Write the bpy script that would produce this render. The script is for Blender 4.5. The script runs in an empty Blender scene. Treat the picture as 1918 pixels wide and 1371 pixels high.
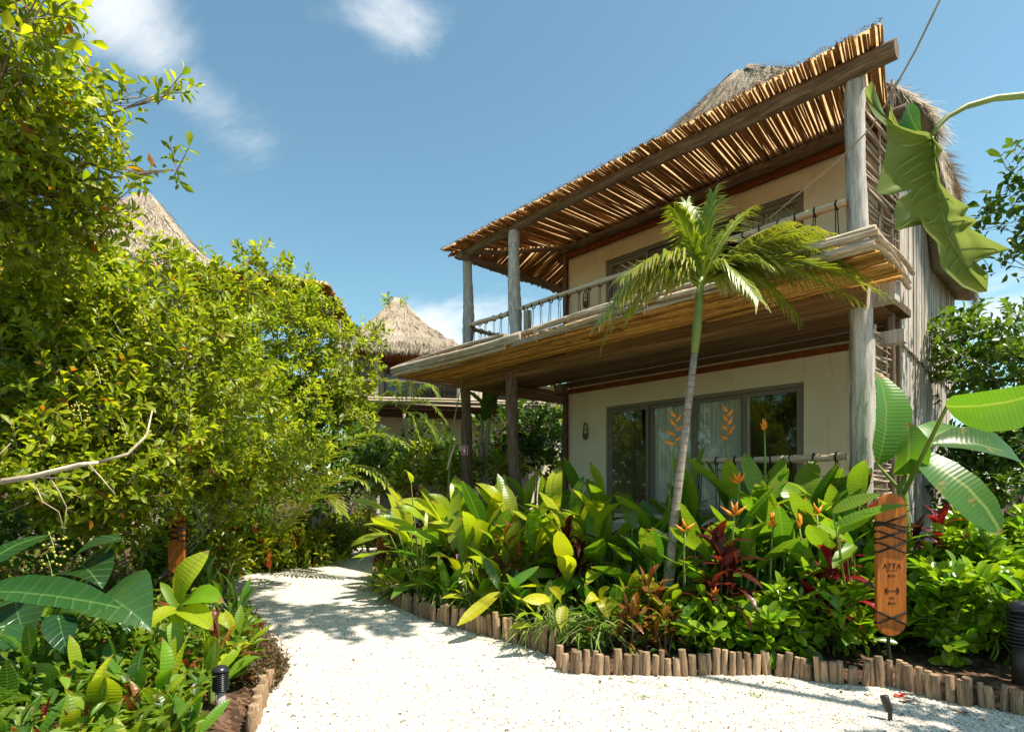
import bpy, math, random
import numpy as np
from mathutils import Vector, Matrix

# ------------------------------------------------------------------ scene, camera, sky, sun, exposure
scene = bpy.context.scene
col = scene.collection
F, HX, HY = 1055.0, 959.0, 912.0        # focal length and horizon of the photograph, in its pixels
CAMZ = 1.5
cam_data = bpy.data.cameras.new('camera')
cam_data.sensor_width = 36.0
cam_data.lens = 36.0 * F / 1918.0
cam_data.shift_y = (HY - 685.5) / 1918.0
cam_data.clip_start = 0.05
cam_data.clip_end = 2000
cam = bpy.data.objects.new('camera', cam_data)
cam.location = (0, 0, CAMZ)
cam.rotation_euler = (math.radians(90), 0, 0)
col.objects.link(cam)
scene.camera = cam

SUN_AZ, SUN_EL = 112.0, 62.0             # degrees right of the view direction, above the horizon
world = bpy.data.worlds.new('World')
scene.world = world
world.use_nodes = True
wn, wl = world.node_tree.nodes, world.node_tree.links
wn.clear()
w_out = wn.new('ShaderNodeOutputWorld'); w_bg = wn.new('ShaderNodeBackground')
w_bg.inputs['Strength'].default_value = 0.095
sky = wn.new('ShaderNodeTexSky'); sky.sky_type = 'NISHITA'; sky.sun_disc = False
sky.sun_elevation = math.radians(SUN_EL); sky.sun_rotation = math.radians(SUN_AZ)
sky.altitude = 0; sky.air_density = 1.0; sky.dust_density = 0.6; sky.ozone_density = 1.0
# thin fair-weather cloud, spread over the whole sky
w_tc = wn.new('ShaderNodeTexCoord'); w_sep = wn.new('ShaderNodeSeparateXYZ')
wl.new(w_tc.outputs['Generated'], w_sep.inputs[0])
def wmath(op, a, b=None, clamp=False):
    n = wn.new('ShaderNodeMath'); n.operation = op; n.use_clamp = clamp
    for i, s in enumerate((a, b)):
        if s is None: continue
        if isinstance(s, (int, float)): n.inputs[i].default_value = s
        else: wl.new(s, n.inputs[i])
    return n.outputs[0]
zc = wmath('ADD', wmath('MAXIMUM', w_sep.outputs['Z'], 0.0), 0.16)
w_cmb = wn.new('ShaderNodeCombineXYZ')
wl.new(wmath('DIVIDE', w_sep.outputs['X'], zc), w_cmb.inputs[0])
wl.new(wmath('DIVIDE', w_sep.outputs['Y'], zc), w_cmb.inputs[1])
def wnoise(scale, detail, rough, off, dist=0.0):
    mp = wn.new('ShaderNodeMapping'); mp.inputs['Location'].default_value = off
    wl.new(w_cmb.outputs[0], mp.inputs[0])
    n = wn.new('ShaderNodeTexNoise'); n.inputs['Scale'].default_value = scale
    n.inputs['Detail'].default_value = detail; n.inputs['Roughness'].default_value = rough
    n.inputs['Distortion'].default_value = dist
    wl.new(mp.outputs[0], n.inputs['Vector']); return n.outputs[0]
n1 = wnoise(1.3, 9, 0.62, (3.1, 0.4, 0.0), 0.5)
n2 = wnoise(0.55, 3, 0.5, (7.7, 2.3, 0))
# banks of cloud lie in these directions all round the sky (azimuth right of the view, elevation, width, height, weight)
lobes = None
for az, el, wa, we, wt in [(-35, 34, 6, 4, .60), (-27, 30, 4, 2.5, .26), (-12, 39.5, 5, 2.6, .42), (20, 36, 4, 4, .16), (-7, 15, 8, 5, .52), (3, 16, 7, 5, .50), (40, 12, 12, 7, .42), (-50, 10, 14, 6, .36),
                           (75, 30, 14, 8, .3), (110, 12, 16, 6, .4), (150, 28, 14, 8, .3), (195, 14, 16, 7, .4), (235, 33, 14, 8, .3), (280, 13, 16, 7, .4), (320, 40, 12, 7, .25)]:
    a_, e_ = math.radians(az), math.radians(el)
    c = (math.sin(a_) * math.cos(e_), math.cos(a_) * math.cos(e_), math.sin(e_)); t1 = (math.cos(a_), -math.sin(a_), 0.0)
    t2 = (-math.sin(a_) * math.sin(e_), -math.cos(a_) * math.sin(e_), math.cos(e_))
    def wdot(v):
        n = wn.new('ShaderNodeVectorMath'); n.operation = 'DOT_PRODUCT'; wl.new(w_tc.outputs['Generated'], n.inputs[0]); n.inputs[1].default_value = v; return n.outputs['Value']
    x = wmath('DIVIDE', wdot(t1), math.radians(wa)); y = wmath('DIVIDE', wdot(t2), math.radians(we))
    r2 = wmath('ADD', wmath('MULTIPLY', x, x), wmath('MULTIPLY', y, y))
    g_ = wmath('MULTIPLY', wmath('POWER', 2.718, wmath('MULTIPLY', r2, -1.0)), wt * .52)
    g_ = wmath('MULTIPLY', g_, wmath('GREATER_THAN', wdot(c), 0.0))
    lobes = g_ if lobes is None else wmath('ADD', lobes, g_)
cov = wmath('ADD', wmath('ADD', wmath('MULTIPLY', n1, 0.85), wmath('MULTIPLY', n2, 0.2)), wmath('ADD', lobes, -0.07))
w_mr = wn.new('ShaderNodeMapRange'); w_mr.interpolation_type = 'SMOOTHSTEP'
w_mr.inputs['From Min'].default_value = 0.585; w_mr.inputs['From Max'].default_value = 0.84
w_mr.inputs['To Max'].default_value = 0.85
wl.new(cov, w_mr.inputs['Value'])
w_mix = wn.new('ShaderNodeMix'); w_mix.data_type = 'RGBA'
wl.new(w_mr.outputs[0], w_mix.inputs['Factor'])
w_tint = wn.new('ShaderNodeMix'); w_tint.data_type = 'RGBA'; w_tint.blend_type = 'MULTIPLY'
w_tint.inputs['Factor'].default_value = 1.0
w_tint.inputs['B'].default_value = (0.77, 0.97, 0.83, 1)
wl.new(sky.outputs[0], w_tint.inputs['A'])
wl.new(w_tint.outputs['Result'], w_mix.inputs['A'])
w_mix.inputs['B'].default_value = (5.2, 5.3, 5.3, 1)
wl.new(w_mix.outputs['Result'], w_bg.inputs['Color'])
wl.new(w_bg.outputs[0], w_out.inputs[0])

sun_data = bpy.data.lights.new('sun', 'SUN')
sun_data.energy = 3.9; sun_data.angle = math.radians(0.5); sun_data.color = (1.0, 0.91, 0.77)
sun = bpy.data.objects.new('sun', sun_data); col.objects.link(sun)
_a, _e = math.radians(SUN_AZ), math.radians(SUN_EL)
SUNV = Vector((math.sin(_a) * math.cos(_e), math.cos(_a) * math.cos(_e), math.sin(_e)))
sun.rotation_euler = SUNV.to_track_quat('Z', 'Y').to_euler()
sun.location = (6, -4, 14)
scene.view_settings.view_transform = 'Standard'
scene.view_settings.look = 'None'
scene.view_settings.exposure = 1.27
scene.view_settings.gamma = 1.0
scene.view_settings.use_curve_mapping = False
scene.render.engine = 'CYCLES'
scene.cycles.max_bounces = 8; scene.cycles.diffuse_bounces = 5; scene.cycles.glossy_bounces = 2
scene.cycles.transmission_bounces = 3; scene.cycles.transparent_max_bounces = 6

rng = np.random.default_rng(7)
random.seed(7)
U = random.uniform

# ------------------------------------------------------------------ geometry helpers
def R(px, py, Y):                       # point on a pixel's ray at depth Y
    return Vector(((px - HX) / F * Y, Y, CAMZ - (py - HY) / F * Y))
def G(px, py, z=0.0):                   # point of a pixel's ray on the level z
    Y = (CAMZ - z) * F / (py - HY)
    return Vector(((px - HX) / F * Y, Y, z))

WLOC = {}
WINV = {}                                # inverse world matrix of things that are turned or scaled
def _finish(o, parent, wloc):
    col.objects.link(o)
    WLOC[o.name] = Vector(wloc)
    if parent is not None:
        o.parent = parent
        if parent.name in WINV: o.matrix_parent_inverse = WINV[parent.name] @ Matrix.Translation(WLOC[parent.name])
def thing(name, loc, label, cat, group=None):
    o = bpy.data.objects.new(name, None); o.empty_display_size = 0.2
    o.location = loc; _finish(o, None, loc)
    tag(o, label, cat, group); return o
def tag(o, label=None, cat=None, group=None, kind=None):
    if label: o['label'] = label
    if cat: o['category'] = cat
    if group: o['group'] = group
    if kind: o['kind'] = kind
    return o
def mesh_np(name, V, faces, mat, smooth=False):
    me = bpy.data.meshes.new(name)
    if isinstance(V, np.ndarray): V = V.tolist()
    me.from_pydata(V, [], faces)
    if mat is not None: me.materials.append(mat)
    if smooth: me.polygons.foreach_set('use_smooth', [True] * len(me.polygons))
    me.update(); return me
def mk(name, V, faces, mat, parent=None, smooth=False):      # mesh from world coordinates
    V = np.asarray(V, dtype=float).reshape(-1, 3)
    c = (V.min(0) + V.max(0)) / 2; c[2] = V[:, 2].min()
    me = mesh_np(name, V - c, faces, mat, smooth)
    o = bpy.data.objects.new(name, me)
    wl_ = Vector(c)
    o.location = wl_ - (WLOC[parent.name] if parent else Vector())
    _finish(o, parent, wl_); return o
def inst(name, me, M, parent):                               # object that shares mesh data, world matrix M
    o = bpy.data.objects.new(name, me)
    w = M.translation.copy()
    L = M.copy(); L.translation = w - (WLOC[parent.name] if parent else Vector())
    o.matrix_basis = L
    _finish(o, parent, w); WINV[o.name] = M.inverted(); return o
def frame(p0, p1, up=(0, 0, 1), wx=1.0, wz=None):            # Y axis p0->p1 (scaled by its length)
    p0, p1 = Vector(p0), Vector(p1)
    d = p1 - p0; L = d.length; y = d / max(L, 1e-6)
    u = Vector(up); x = y.cross(u)
    if x.length < 1e-3: x = y.cross(Vector((1, 0.2, 0)))
    x.normalize(); z = x.cross(y)
    if wz is None: wz = wx
    M = Matrix.Identity(4)
    for i in range(3):
        M[i][0] = x[i] * wx; M[i][1] = y[i] * L; M[i][2] = z[i] * wz; M[i][3] = p0[i]
    return M
class MB:
    def __init__(s): s.V = []; s.F = []
    def add(s, V, Fc):
        b = len(s.V); s.V.extend([tuple(v) for v in V]); s.F.extend([tuple(i + b for i in f) for f in Fc])
    def box(s, c, ax, ay, az):           # centre and half-axis vectors
        c, ax, ay, az = Vector(c), Vector(ax), Vector(ay), Vector(az)
        P = [c + sx * ax + sy * ay + sz * az for sz in (-1, 1) for sy in (-1, 1) for sx in (-1, 1)]
        s.add(P, [(0, 2, 3, 1), (4, 5, 7, 6), (0, 1, 5, 4), (2, 6, 7, 3), (0, 4, 6, 2), (1, 3, 7, 5)])
    def tube(s, pts, rad, n=6, cap=True):
        pts = [Vector(p) for p in pts]
        if not hasattr(rad, '__len__'): rad = [rad] * len(pts)
        b = len(s.V); prev = None
        for i, p in enumerate(pts):
            t = (pts[min(i + 1, len(pts) - 1)] - pts[max(i - 1, 0)])
            t = t.normalized() if t.length > 1e-9 else Vector((0, 0, 1))
            if prev is None:
                a = t.cross(Vector((0.1, 0.2, 1)));
                if a.length < 1e-3: a = t.cross(Vector((1, 0, 0)))
            else: a = prev - t * prev.dot(t)
            a.normalize(); prev = a; c = t.cross(a)
            for k in range(n):
                an = 2 * math.pi * k / n
                s.V.append(tuple(p + (a * math.cos(an) + c * math.sin(an)) * rad[i]))
        m = len(pts)
        for i in range(m - 1):
            for k in range(n):
                k2 = (k + 1) % n
                s.F.append((b + i * n + k, b + i * n + k2, b + (i + 1) * n + k2, b + (i + 1) * n + k))
        if cap:
            s.F.append(tuple(b + k for k in reversed(range(n))))
            s.F.append(tuple(b + (m - 1) * n + k for k in range(n)))
    def build(s, name, mat, parent=None, smooth=False): return mk(name, s.V, s.F, mat, parent, smooth)
def bez(p0, p1, p2, n):
    p0, p1, p2 = Vector(p0), Vector(p1), Vector(p2)
    return [p0 * (1 - t) ** 2 + p1 * 2 * t * (1 - t) + p2 * t * t for t in [i / (n - 1) for i in range(n)]]

# ------------------------------------------------------------------ materials
MATS = {}
def newmat(name):
    m = bpy.data.materials.new(name); m.use_nodes = True
    nt = m.node_tree; nt.nodes.clear()
    MATS[name] = m
    return m, nt.nodes, nt.links
def ramp(N, L, src, stops):
    r = N.new('ShaderNodeValToRGB')
    while len(r.color_ramp.elements) < len(stops): r.color_ramp.elements.new(0.5)
    for e, (p, c) in zip(r.color_ramp.elements, stops): e.position = p; e.color = (*c, 1)
    L.new(src, r.inputs[0]); return r.outputs[0]
def nmath(N, L, op, a, b=None, clamp=False):
    n = N.new('ShaderNodeMath'); n.operation = op; n.use_clamp = clamp
    for i, s in enumerate((a, b)):
        if s is None: continue
        if isinstance(s, (int, float)): n.inputs[i].default_value = s
        else: L.new(s, n.inputs[i])
    return n.outputs[0]
def nmix(N, L, a, b, f, mode='MIX'):
    n = N.new('ShaderNodeMix'); n.data_type = 'RGBA'; n.blend_type = mode
    for k, s in (('A', a), ('B', b), ('Factor', f)):
        if isinstance(s, (int, float)): n.inputs[k].default_value = s
        elif isinstance(s, tuple): n.inputs[k].default_value = (*s, 1)
        else: L.new(s, n.inputs[k])
    return n.outputs['Result']
def coords(N, L, scale, kind='Object', rnd=True):
    tc = N.new('ShaderNodeTexCoord'); mp = N.new('ShaderNodeMapping')
    mp.inputs['Scale'].default_value = scale
    L.new(tc.outputs[kind], mp.inputs['Vector'])
    if rnd:
        oi = N.new('ShaderNodeObjectInfo'); vm = N.new('ShaderNodeVectorMath'); vm.operation = 'SCALE'
        cb = N.new('ShaderNodeCombineXYZ')
        for i in range(3): L.new(oi.outputs['Random'], cb.inputs[i])
        vm.inputs['Scale'].default_value = 37.0; L.new(cb.outputs[0], vm.inputs[0])
        L.new(vm.outputs[0], mp.inputs['Location'])
    return mp.outputs[0]
def noise(N, L, vec, scale=5, detail=4, rough=0.55, dist=0.0):
    n = N.new('ShaderNodeTexNoise'); n.inputs['Scale'].default_value = scale
    n.inputs['Detail'].default_value = detail; n.inputs['Roughness'].default_value = rough
    n.inputs['Distortion'].default_value = dist
    if vec is not None: L.new(vec, n.inputs['Vector'])
    return n.outputs[0]
def bump(N, L, h, strength=0.4, dist=0.02):
    b = N.new('ShaderNodeBump'); b.inputs['Strength'].default_value = strength
    b.inputs['Distance'].default_value = dist; L.new(h, b.inputs['Height']); return b.outputs[0]
def principled(N, L, colr, rough=0.6, spec=0.3, normal=None, metal=0.0):
    p = N.new('ShaderNodeBsdfPrincipled')
    if isinstance(colr, tuple): p.inputs['Base Color'].default_value = (*colr, 1)
    else: L.new(colr, p.inputs['Base Color'])
    if isinstance(rough, (int, float)): p.inputs['Roughness'].default_value = rough
    else: L.new(rough, p.inputs['Roughness'])
    p.inputs['Specular IOR Level'].default_value = spec
    p.inputs['Metallic'].default_value = metal
    if normal is not None: L.new(normal, p.inputs['Normal'])
    return p.outputs[0]
def outp(N, L, sh):
    o = N.new('ShaderNodeOutputMaterial'); L.new(sh, o.inputs[0])
def wood(name, dark, mid, light, stretch=(4, 4, 0.6), rough=0.8, bumpd=0.01, bs=0.6, kind='Object', nscale=3.0, var=0.35):
    m, N, L = newmat(name)
    v = coords(N, L, stretch, kind)
    a = noise(N, L, v, nscale, 6, 0.65, 0.4)
    v2 = coords(N, L, (stretch[0] * 3.2, stretch[1] * 3.2, stretch[2] * 2), kind)
    b = noise(N, L, v2, nscale * 1.5, 4, 0.7)
    f = nmath(N, L, 'ADD', nmath(N, L, 'MULTIPLY', a, 0.6), nmath(N, L, 'MULTIPLY', b, 0.4))
    c = ramp(N, L, f, [(0.33, dark), (0.5, mid), (0.66, light)])
    oi = N.new('ShaderNodeObjectInfo')
    k = nmath(N, L, 'ADD', nmath(N, L, 'MULTIPLY', oi.outputs['Random'], 2 * var), 1 - var)
    hs = N.new('ShaderNodeHueSaturation'); L.new(c, hs.inputs['Color']); L.new(k, hs.inputs['Value'])
    sh = principled(N, L, hs.outputs[0], rough, 0.2, bump(N, L, f, bs, bumpd))
    outp(N, L, sh); return m
def plain(name, c, rough=0.5, spec=0.4, metal=0.0, var=0.12, nscale=12.0, bs=0.1, stretch=(1, 1, 1)):
    m, N, L = newmat(name)
    v = coords(N, L, stretch)
    n = noise(N, L, v, nscale, 4, 0.6)
    lo = tuple(x * (1 - var) for x in c); hi = tuple(min(1, x * (1 + var)) for x in c)
    outp(N, L, principled(N, L, ramp(N, L, n, [(0.3, lo), (0.7, hi)]), rough, spec, bump(N, L, n, bs, 0.005), metal))
    return m
def leaf(name, c1, c2, trans=0.38, rough=0.42, per='object', veins=None, chev=None, spec=0.35, edge=None, midrib=None, dry=None, spots=None, ttint=(1.55, 1.5, 0.55)):
    """c1..c2 the leaves' range of colour; veins: side veins per length; dry: share of spotted yellowing"""
    m, N, L = newmat(name)
    if per == 'object':
        oi = N.new('ShaderNodeObjectInfo'); rnd = oi.outputs['Random']
    else:
        ge = N.new('ShaderNodeNewGeometry'); rnd = ge.outputs['Random Per Island']
    c = nmix(N, L, c1, c2, rnd)
    wn_ = N.new('ShaderNodeTexWhiteNoise'); wn_.noise_dimensions = '1D'; L.new(rnd, wn_.inputs['W'])
    val = nmath(N, L, 'ADD', nmath(N, L, 'MULTIPLY', wn_.outputs['Value'], 0.75), 0.62)
    hs = N.new('ShaderNodeHueSaturation'); L.new(c, hs.inputs['Color']); L.new(val, hs.inputs['Value'])
    c = hs.outputs[0]
    if dry is not None:
        thr = nmath(N, L, 'GREATER_THAN', wn_.outputs['Value'], 1.0 - dry[0])
        c = nmix(N, L, c, dry[1], thr)
    nrm = None
    if veins is not None or chev is not None or edge is not None or midrib is not None:
        tc = N.new('ShaderNodeTexCoord'); sp = N.new('ShaderNodeSeparateXYZ'); L.new(tc.outputs['Object'], sp.inputs[0])
        ax = nmath(N, L, 'ABSOLUTE', sp.outputs['X'])
        if veins is not None:
            ph = nmath(N, L, 'MULTIPLY', nmath(N, L, 'SUBTRACT', sp.outputs['Y'], nmath(N, L, 'MULTIPLY', ax, 0.10)), veins * 6.283)
            w = nmath(N, L, 'ADD', nmath(N, L, 'MULTIPLY', nmath(N, L, 'SINE', ph), 0.5), 0.5)
            c = nmix(N, L, c, nmix(N, L, c, (0.86, 0.90, 0.80), 1.0, 'MULTIPLY'), w)
            nrm = bump(N, L, w, 0.25, 0.004)
        if chev is not None:
            ph = nmath(N, L, 'MULTIPLY', nmath(N, L, 'SUBTRACT', sp.outputs['Y'], nmath(N, L, 'MULTIPLY', ax, chev[1])), chev[0] * 6.283)
            w = nmath(N, L, 'POWER', nmath(N, L, 'ADD', nmath(N, L, 'MULTIPLY', nmath(N, L, 'SINE', ph), 0.5), 0.5), 14.0)
            c = nmix(N, L, c, (0.10, 0.2, 0.07), nmath(N, L, 'MULTIPLY', w, 0.4)); nrm = bump(N, L, w, 0.5, 0.01)
        if midrib is not None:
            mm = nmath(N, L, 'LESS_THAN', ax, 0.010)
            c = nmix(N, L, c, midrib, nmath(N, L, 'MULTIPLY', mm, 0.75))
        if edge is not None:
            nz = noise(N, L, coords(N, L, (1, 6, 1)), 1.2, 3, 0.6)
            e = nmath(N, L, 'GREATER_THAN', nmath(N, L, 'ADD', ax, nmath(N, L, 'MULTIPLY', nz, edge[1])), edge[2])
            c = nmix(N, L, c, edge[0], nmath(N, L, 'MULTIPLY', e, 0.85))
    nz2 = noise(N, L, coords(N, L, (1.5, 3, 1.5)), 2.0, 3, 0.6)
    c = nmix(N, L, c, nmix(N, L, c, (0.6, 0.68, 0.5), 1.0, 'MULTIPLY'), nmath(N, L, 'MULTIPLY', nz2, 0.55))
    if spots is not None:
        ns_ = noise(N, L, coords(N, L, (3, 5, 3)), 1.6, 4, 0.7)
        c = nmix(N, L, c, (0.30, 0.20, 0.05), nmath(N, L, 'MULTIPLY', nmath(N, L, 'GREATER_THAN', ns_, 1.0 - spots), 0.7))
        tp = N.new('ShaderNodeTexCoord'); ts = N.new('ShaderNodeSeparateXYZ'); L.new(tp.outputs['Object'], ts.inputs[0])
        tipm = nmath(N, L, 'GREATER_THAN', nmath(N, L, 'ADD', ts.outputs['Y'], nmath(N, L, 'MULTIPLY', wn_.outputs['Value'], 0.10)), 1.0)
        c = nmix(N, L, c, (0.28, 0.17, 0.06), nmath(N, L, 'MULTIPLY', tipm, 0.8))
    p = principled(N, L, c, rough, spec, nrm)
    t = N.new('ShaderNodeBsdfTranslucent')
    tcol = nmix(N, L, c, ttint, 1.0, 'MULTIPLY'); L.new(tcol, t.inputs['Color'])
    if nrm is not None: L.new(nrm, t.inputs['Normal'])
    mx = N.new('ShaderNodeMixShader'); mx.inputs[0].default_value = trans
    L.new(p, mx.inputs[1]); L.new(t.outputs[0], mx.inputs[2])
    outp(N, L, mx.outputs[0]); return m

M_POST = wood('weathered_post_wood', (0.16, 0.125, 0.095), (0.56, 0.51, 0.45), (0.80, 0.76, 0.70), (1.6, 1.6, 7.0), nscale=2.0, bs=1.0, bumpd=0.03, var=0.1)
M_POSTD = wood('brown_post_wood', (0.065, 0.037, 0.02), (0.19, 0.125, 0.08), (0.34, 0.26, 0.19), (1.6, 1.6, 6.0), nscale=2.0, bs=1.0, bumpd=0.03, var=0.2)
M_BEAM = wood('beam_wood', (0.06, 0.038, 0.024), (0.22, 0.15, 0.10), (0.40, 0.31, 0.23), (1.5, 1.5, 9.0), nscale=2.0, bs=0.8, bumpd=0.02, var=0.2)
M_STICK = wood('roof_stick_wood', (0.10, 0.042, 0.012), (0.36, 0.16, 0.046), (0.57, 0.32, 0.11), (1.0, 1.0, 4.0), nscale=1.6, bs=0.5, bumpd=0.01, var=0.42)
M_SKIRT = wood('deck_stick_wood', (0.13, 0.055, 0.012), (0.44, 0.225, 0.055), (0.68, 0.42, 0.13), (1.0, 1.0, 8.0), nscale=1.6, bs=0.6, bumpd=0.01, var=0.42)
M_POLE = wood('grey_pole_wood', (0.20, 0.14, 0.095), (0.47, 0.37, 0.27), (0.68, 0.57, 0.44), (1.2, 1.2, 10.0), nscale=1.6, bs=0.7, bumpd=0.012, var=0.2)
M_RAIL = wood('peeled_rail_wood', (0.42, 0.28, 0.16), (0.70, 0.53, 0.35), (0.83, 0.69, 0.51), (1.2, 1.2, 6.0), nscale=1.6, bs=0.4, bumpd=0.01, var=0.15)
M_TRIM = wood('red_brown_trim_wood', (0.13, 0.032, 0.010), (0.225, 0.062, 0.018), (0.33, 0.11, 0.035), (8, 8, 8), nscale=1.2, bs=0.2, bumpd=0.005, var=0.12)
M_TWIG = wood('woven_twig_wood', (0.10, 0.065, 0.045), (0.29, 0.215, 0.165), (0.52, 0.43, 0.35), (1.0, 1.0, 3.0), nscale=1.6, bs=0.6, bumpd=0.01, var=0.35)
M_PLANK = wood('bleached_plank_wood', (0.11, 0.075, 0.055), (0.47, 0.405, 0.345), (0.78, 0.73, 0.67), (13, 13, 0.9), nscale=1.3, bs=0.9, bumpd=0.02, var=0.16)
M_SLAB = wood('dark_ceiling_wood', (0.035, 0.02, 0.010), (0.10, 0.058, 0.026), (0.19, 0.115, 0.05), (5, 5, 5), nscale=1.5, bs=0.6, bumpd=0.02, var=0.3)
M_LOG = wood('edging_log_wood', (0.12, 0.065, 0.035), (0.38, 0.25, 0.15), (0.62, 0.46, 0.30), (1.6, 1.6, 1.0), nscale=1.8, bs=1.0, bumpd=0.02, var=0.42)
M_SIGN = wood('orange_sign_wood', (0.17, 0.04, 0.007), (0.34, 0.098, 0.015), (0.48, 0.17, 0.03), (14, 14, 1.4), nscale=1.4, rough=0.45, bs=0.15, bumpd=0.004, var=0.08)
M_TRUNK = wood('pale_palm_trunk', (0.15, 0.115, 0.085), (0.33, 0.275, 0.22), (0.52, 0.45, 0.38), (9, 9, 9), nscale=1.5, bs=0.6, bumpd=0.012, var=0.1)
M_BARK = wood('grey_brown_bark', (0.07, 0.045, 0.03), (0.20, 0.15, 0.11), (0.38, 0.31, 0.25), (6, 6, 2), nscale=2, bs=0.7, bumpd=0.012, var=0.15)
M_ROPE = plain('black_rope', (0.02, 0.016, 0.013), 0.8, 0.2)
M_VINE = plain('dry_vine', (0.30, 0.24, 0.18), 0.8, 0.2)
M_BLACK = plain('black_metal', (0.018, 0.019, 0.022), 0.28, 0.5)
M_BROWNMETAL = plain('dark_brown_metal', (0.035, 0.028, 0.024), 0.5, 0.4)
M_GREYPOST = plain('grey_painted_post', (0.33, 0.31, 0.29), 0.55, 0.4)
M_RED = plain('red_sign_paint', (0.48, 0.012, 0.03), 0.4, 0.4, var=0.05)
M_WHITE = plain('white_paint', (0.78, 0.78, 0.76), 0.5, 0.4, var=0.05)
M_INK = plain('burnt_lettering', (0.055, 0.026, 0.014), 0.8, 0.1)
M_HOSE = plain('green_hose', (0.05, 0.16, 0.12), 0.45, 0.4)
M_FRAME = plain('taupe_door_frame', (0.21, 0.185, 0.15), 0.5, 0.4, var=0.06)
M_SCONCE = plain('rusty_sconce', (0.17, 0.07, 0.035), 0.6, 0.3)
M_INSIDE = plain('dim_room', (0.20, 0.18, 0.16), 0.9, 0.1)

def stucco():
    m, N, L = newmat('cream_stucco')
    v = coords(N, L, (1, 1, 1), rnd=False)
    a = noise(N, L, v, 1.3, 5, 0.6); b = noise(N, L, v, 60, 3, 0.6)
    vs = coords(N, L, (5, 5, 0.5), rnd=False); s = noise(N, L, vs, 2.0, 4, 0.6)
    c = ramp(N, L, a, [(0.3, (0.74, 0.63, 0.45)), (0.7, (0.83, 0.735, 0.56))])
    c = nmix(N, L, c, (0.66, 0.55, 0.40), nmath(N, L, 'MULTIPLY', nmath(N, L, 'GREATER_THAN', s, 0.60), 0.45))
    outp(N, L, principled(N, L, c, 0.9, 0.1, bump(N, L, b, 0.15, 0.005))); return m
M_STUCCO = stucco()
def thatch(name, d, md, lt):
    m, N, L = newmat(name)
    v = coords(N, L, (1, 1, 1), rnd=False)
    a = noise(N, L, v, 1.6, 5, 0.65); b = noise(N, L, v, 38, 4, 0.75)
    f = nmath(N, L, 'ADD', nmath(N, L, 'MULTIPLY', a, 0.45), nmath(N, L, 'MULTIPLY', b, 0.55))
    c = ramp(N, L, f, [(0.34, d), (0.5, md), (0.64, lt)])
    outp(N, L, principled(N, L, c, 0.95, 0.05, bump(N, L, b, 1.0, 0.04))); return m
M_THATCH = thatch('thatch', (0.20, 0.15, 0.10), (0.43, 0.35, 0.26), (0.58, 0.50, 0.39))
def strawmat():
    m, N, L = newmat('straw')
    ge = N.new('ShaderNodeNewGeometry')
    c = ramp(N, L, ge.outputs['Random Per Island'], [(0.0, (0.16, 0.115, 0.075)), (0.45, (0.42, 0.34, 0.25)), (1.0, (0.62, 0.54, 0.43))])
    outp(N, L, principled(N, L, c, 0.9, 0.1)); return m
M_STRAW = strawmat()
def matmat():
    m, N, L = newmat('added_translucent_mat')  # added sheet; sunlight through it makes the gaps between sticks glow cream
    v = coords(N, L, (1, 1, 1), rnd=False)
    a = noise(N, L, v, 9, 4, 0.6)
    c = ramp(N, L, a, [(0.3, (0.50, 0.31, 0.13)), (0.7, (0.70, 0.50, 0.27))])
    d = principled(N, L, c, 0.9, 0.05)
    t = N.new('ShaderNodeBsdfTranslucent'); L.new(c, t.inputs[0])
    mx = N.new('ShaderNodeMixShader'); mx.inputs[0].default_value = 0.75
    L.new(d, mx.inputs[1]); L.new(t.outputs[0], mx.inputs[2]); outp(N, L, mx.outputs[0]); return m
M_MAT = matmat()
def glass():
    m, N, L = newmat('window_glass')
    tr = N.new('ShaderNodeBsdfTransparent'); tr.inputs[0].default_value = (0.80, 0.84, 0.82, 1)
    gl = N.new('ShaderNodeBsdfGlossy'); gl.inputs['Roughness'].default_value = 0.015
    fr = N.new('ShaderNodeFresnel'); fr.inputs[0].default_value = 1.5
    f = nmath(N, L, 'MAXIMUM', fr.outputs[0], 0.07)
    mx = N.new('ShaderNodeMixShader'); L.new(f, mx.inputs[0]); L.new(tr.outputs[0], mx.inputs[1]); L.new(gl.outputs[0], mx.inputs[2])
    outp(N, L, mx.outputs[0]); return m
M_GLASS = glass()
M_CURTAIN = plain('pale_curtain', (0.82, 0.80, 0.73), 0.9, 0.05, var=0.05)
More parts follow.
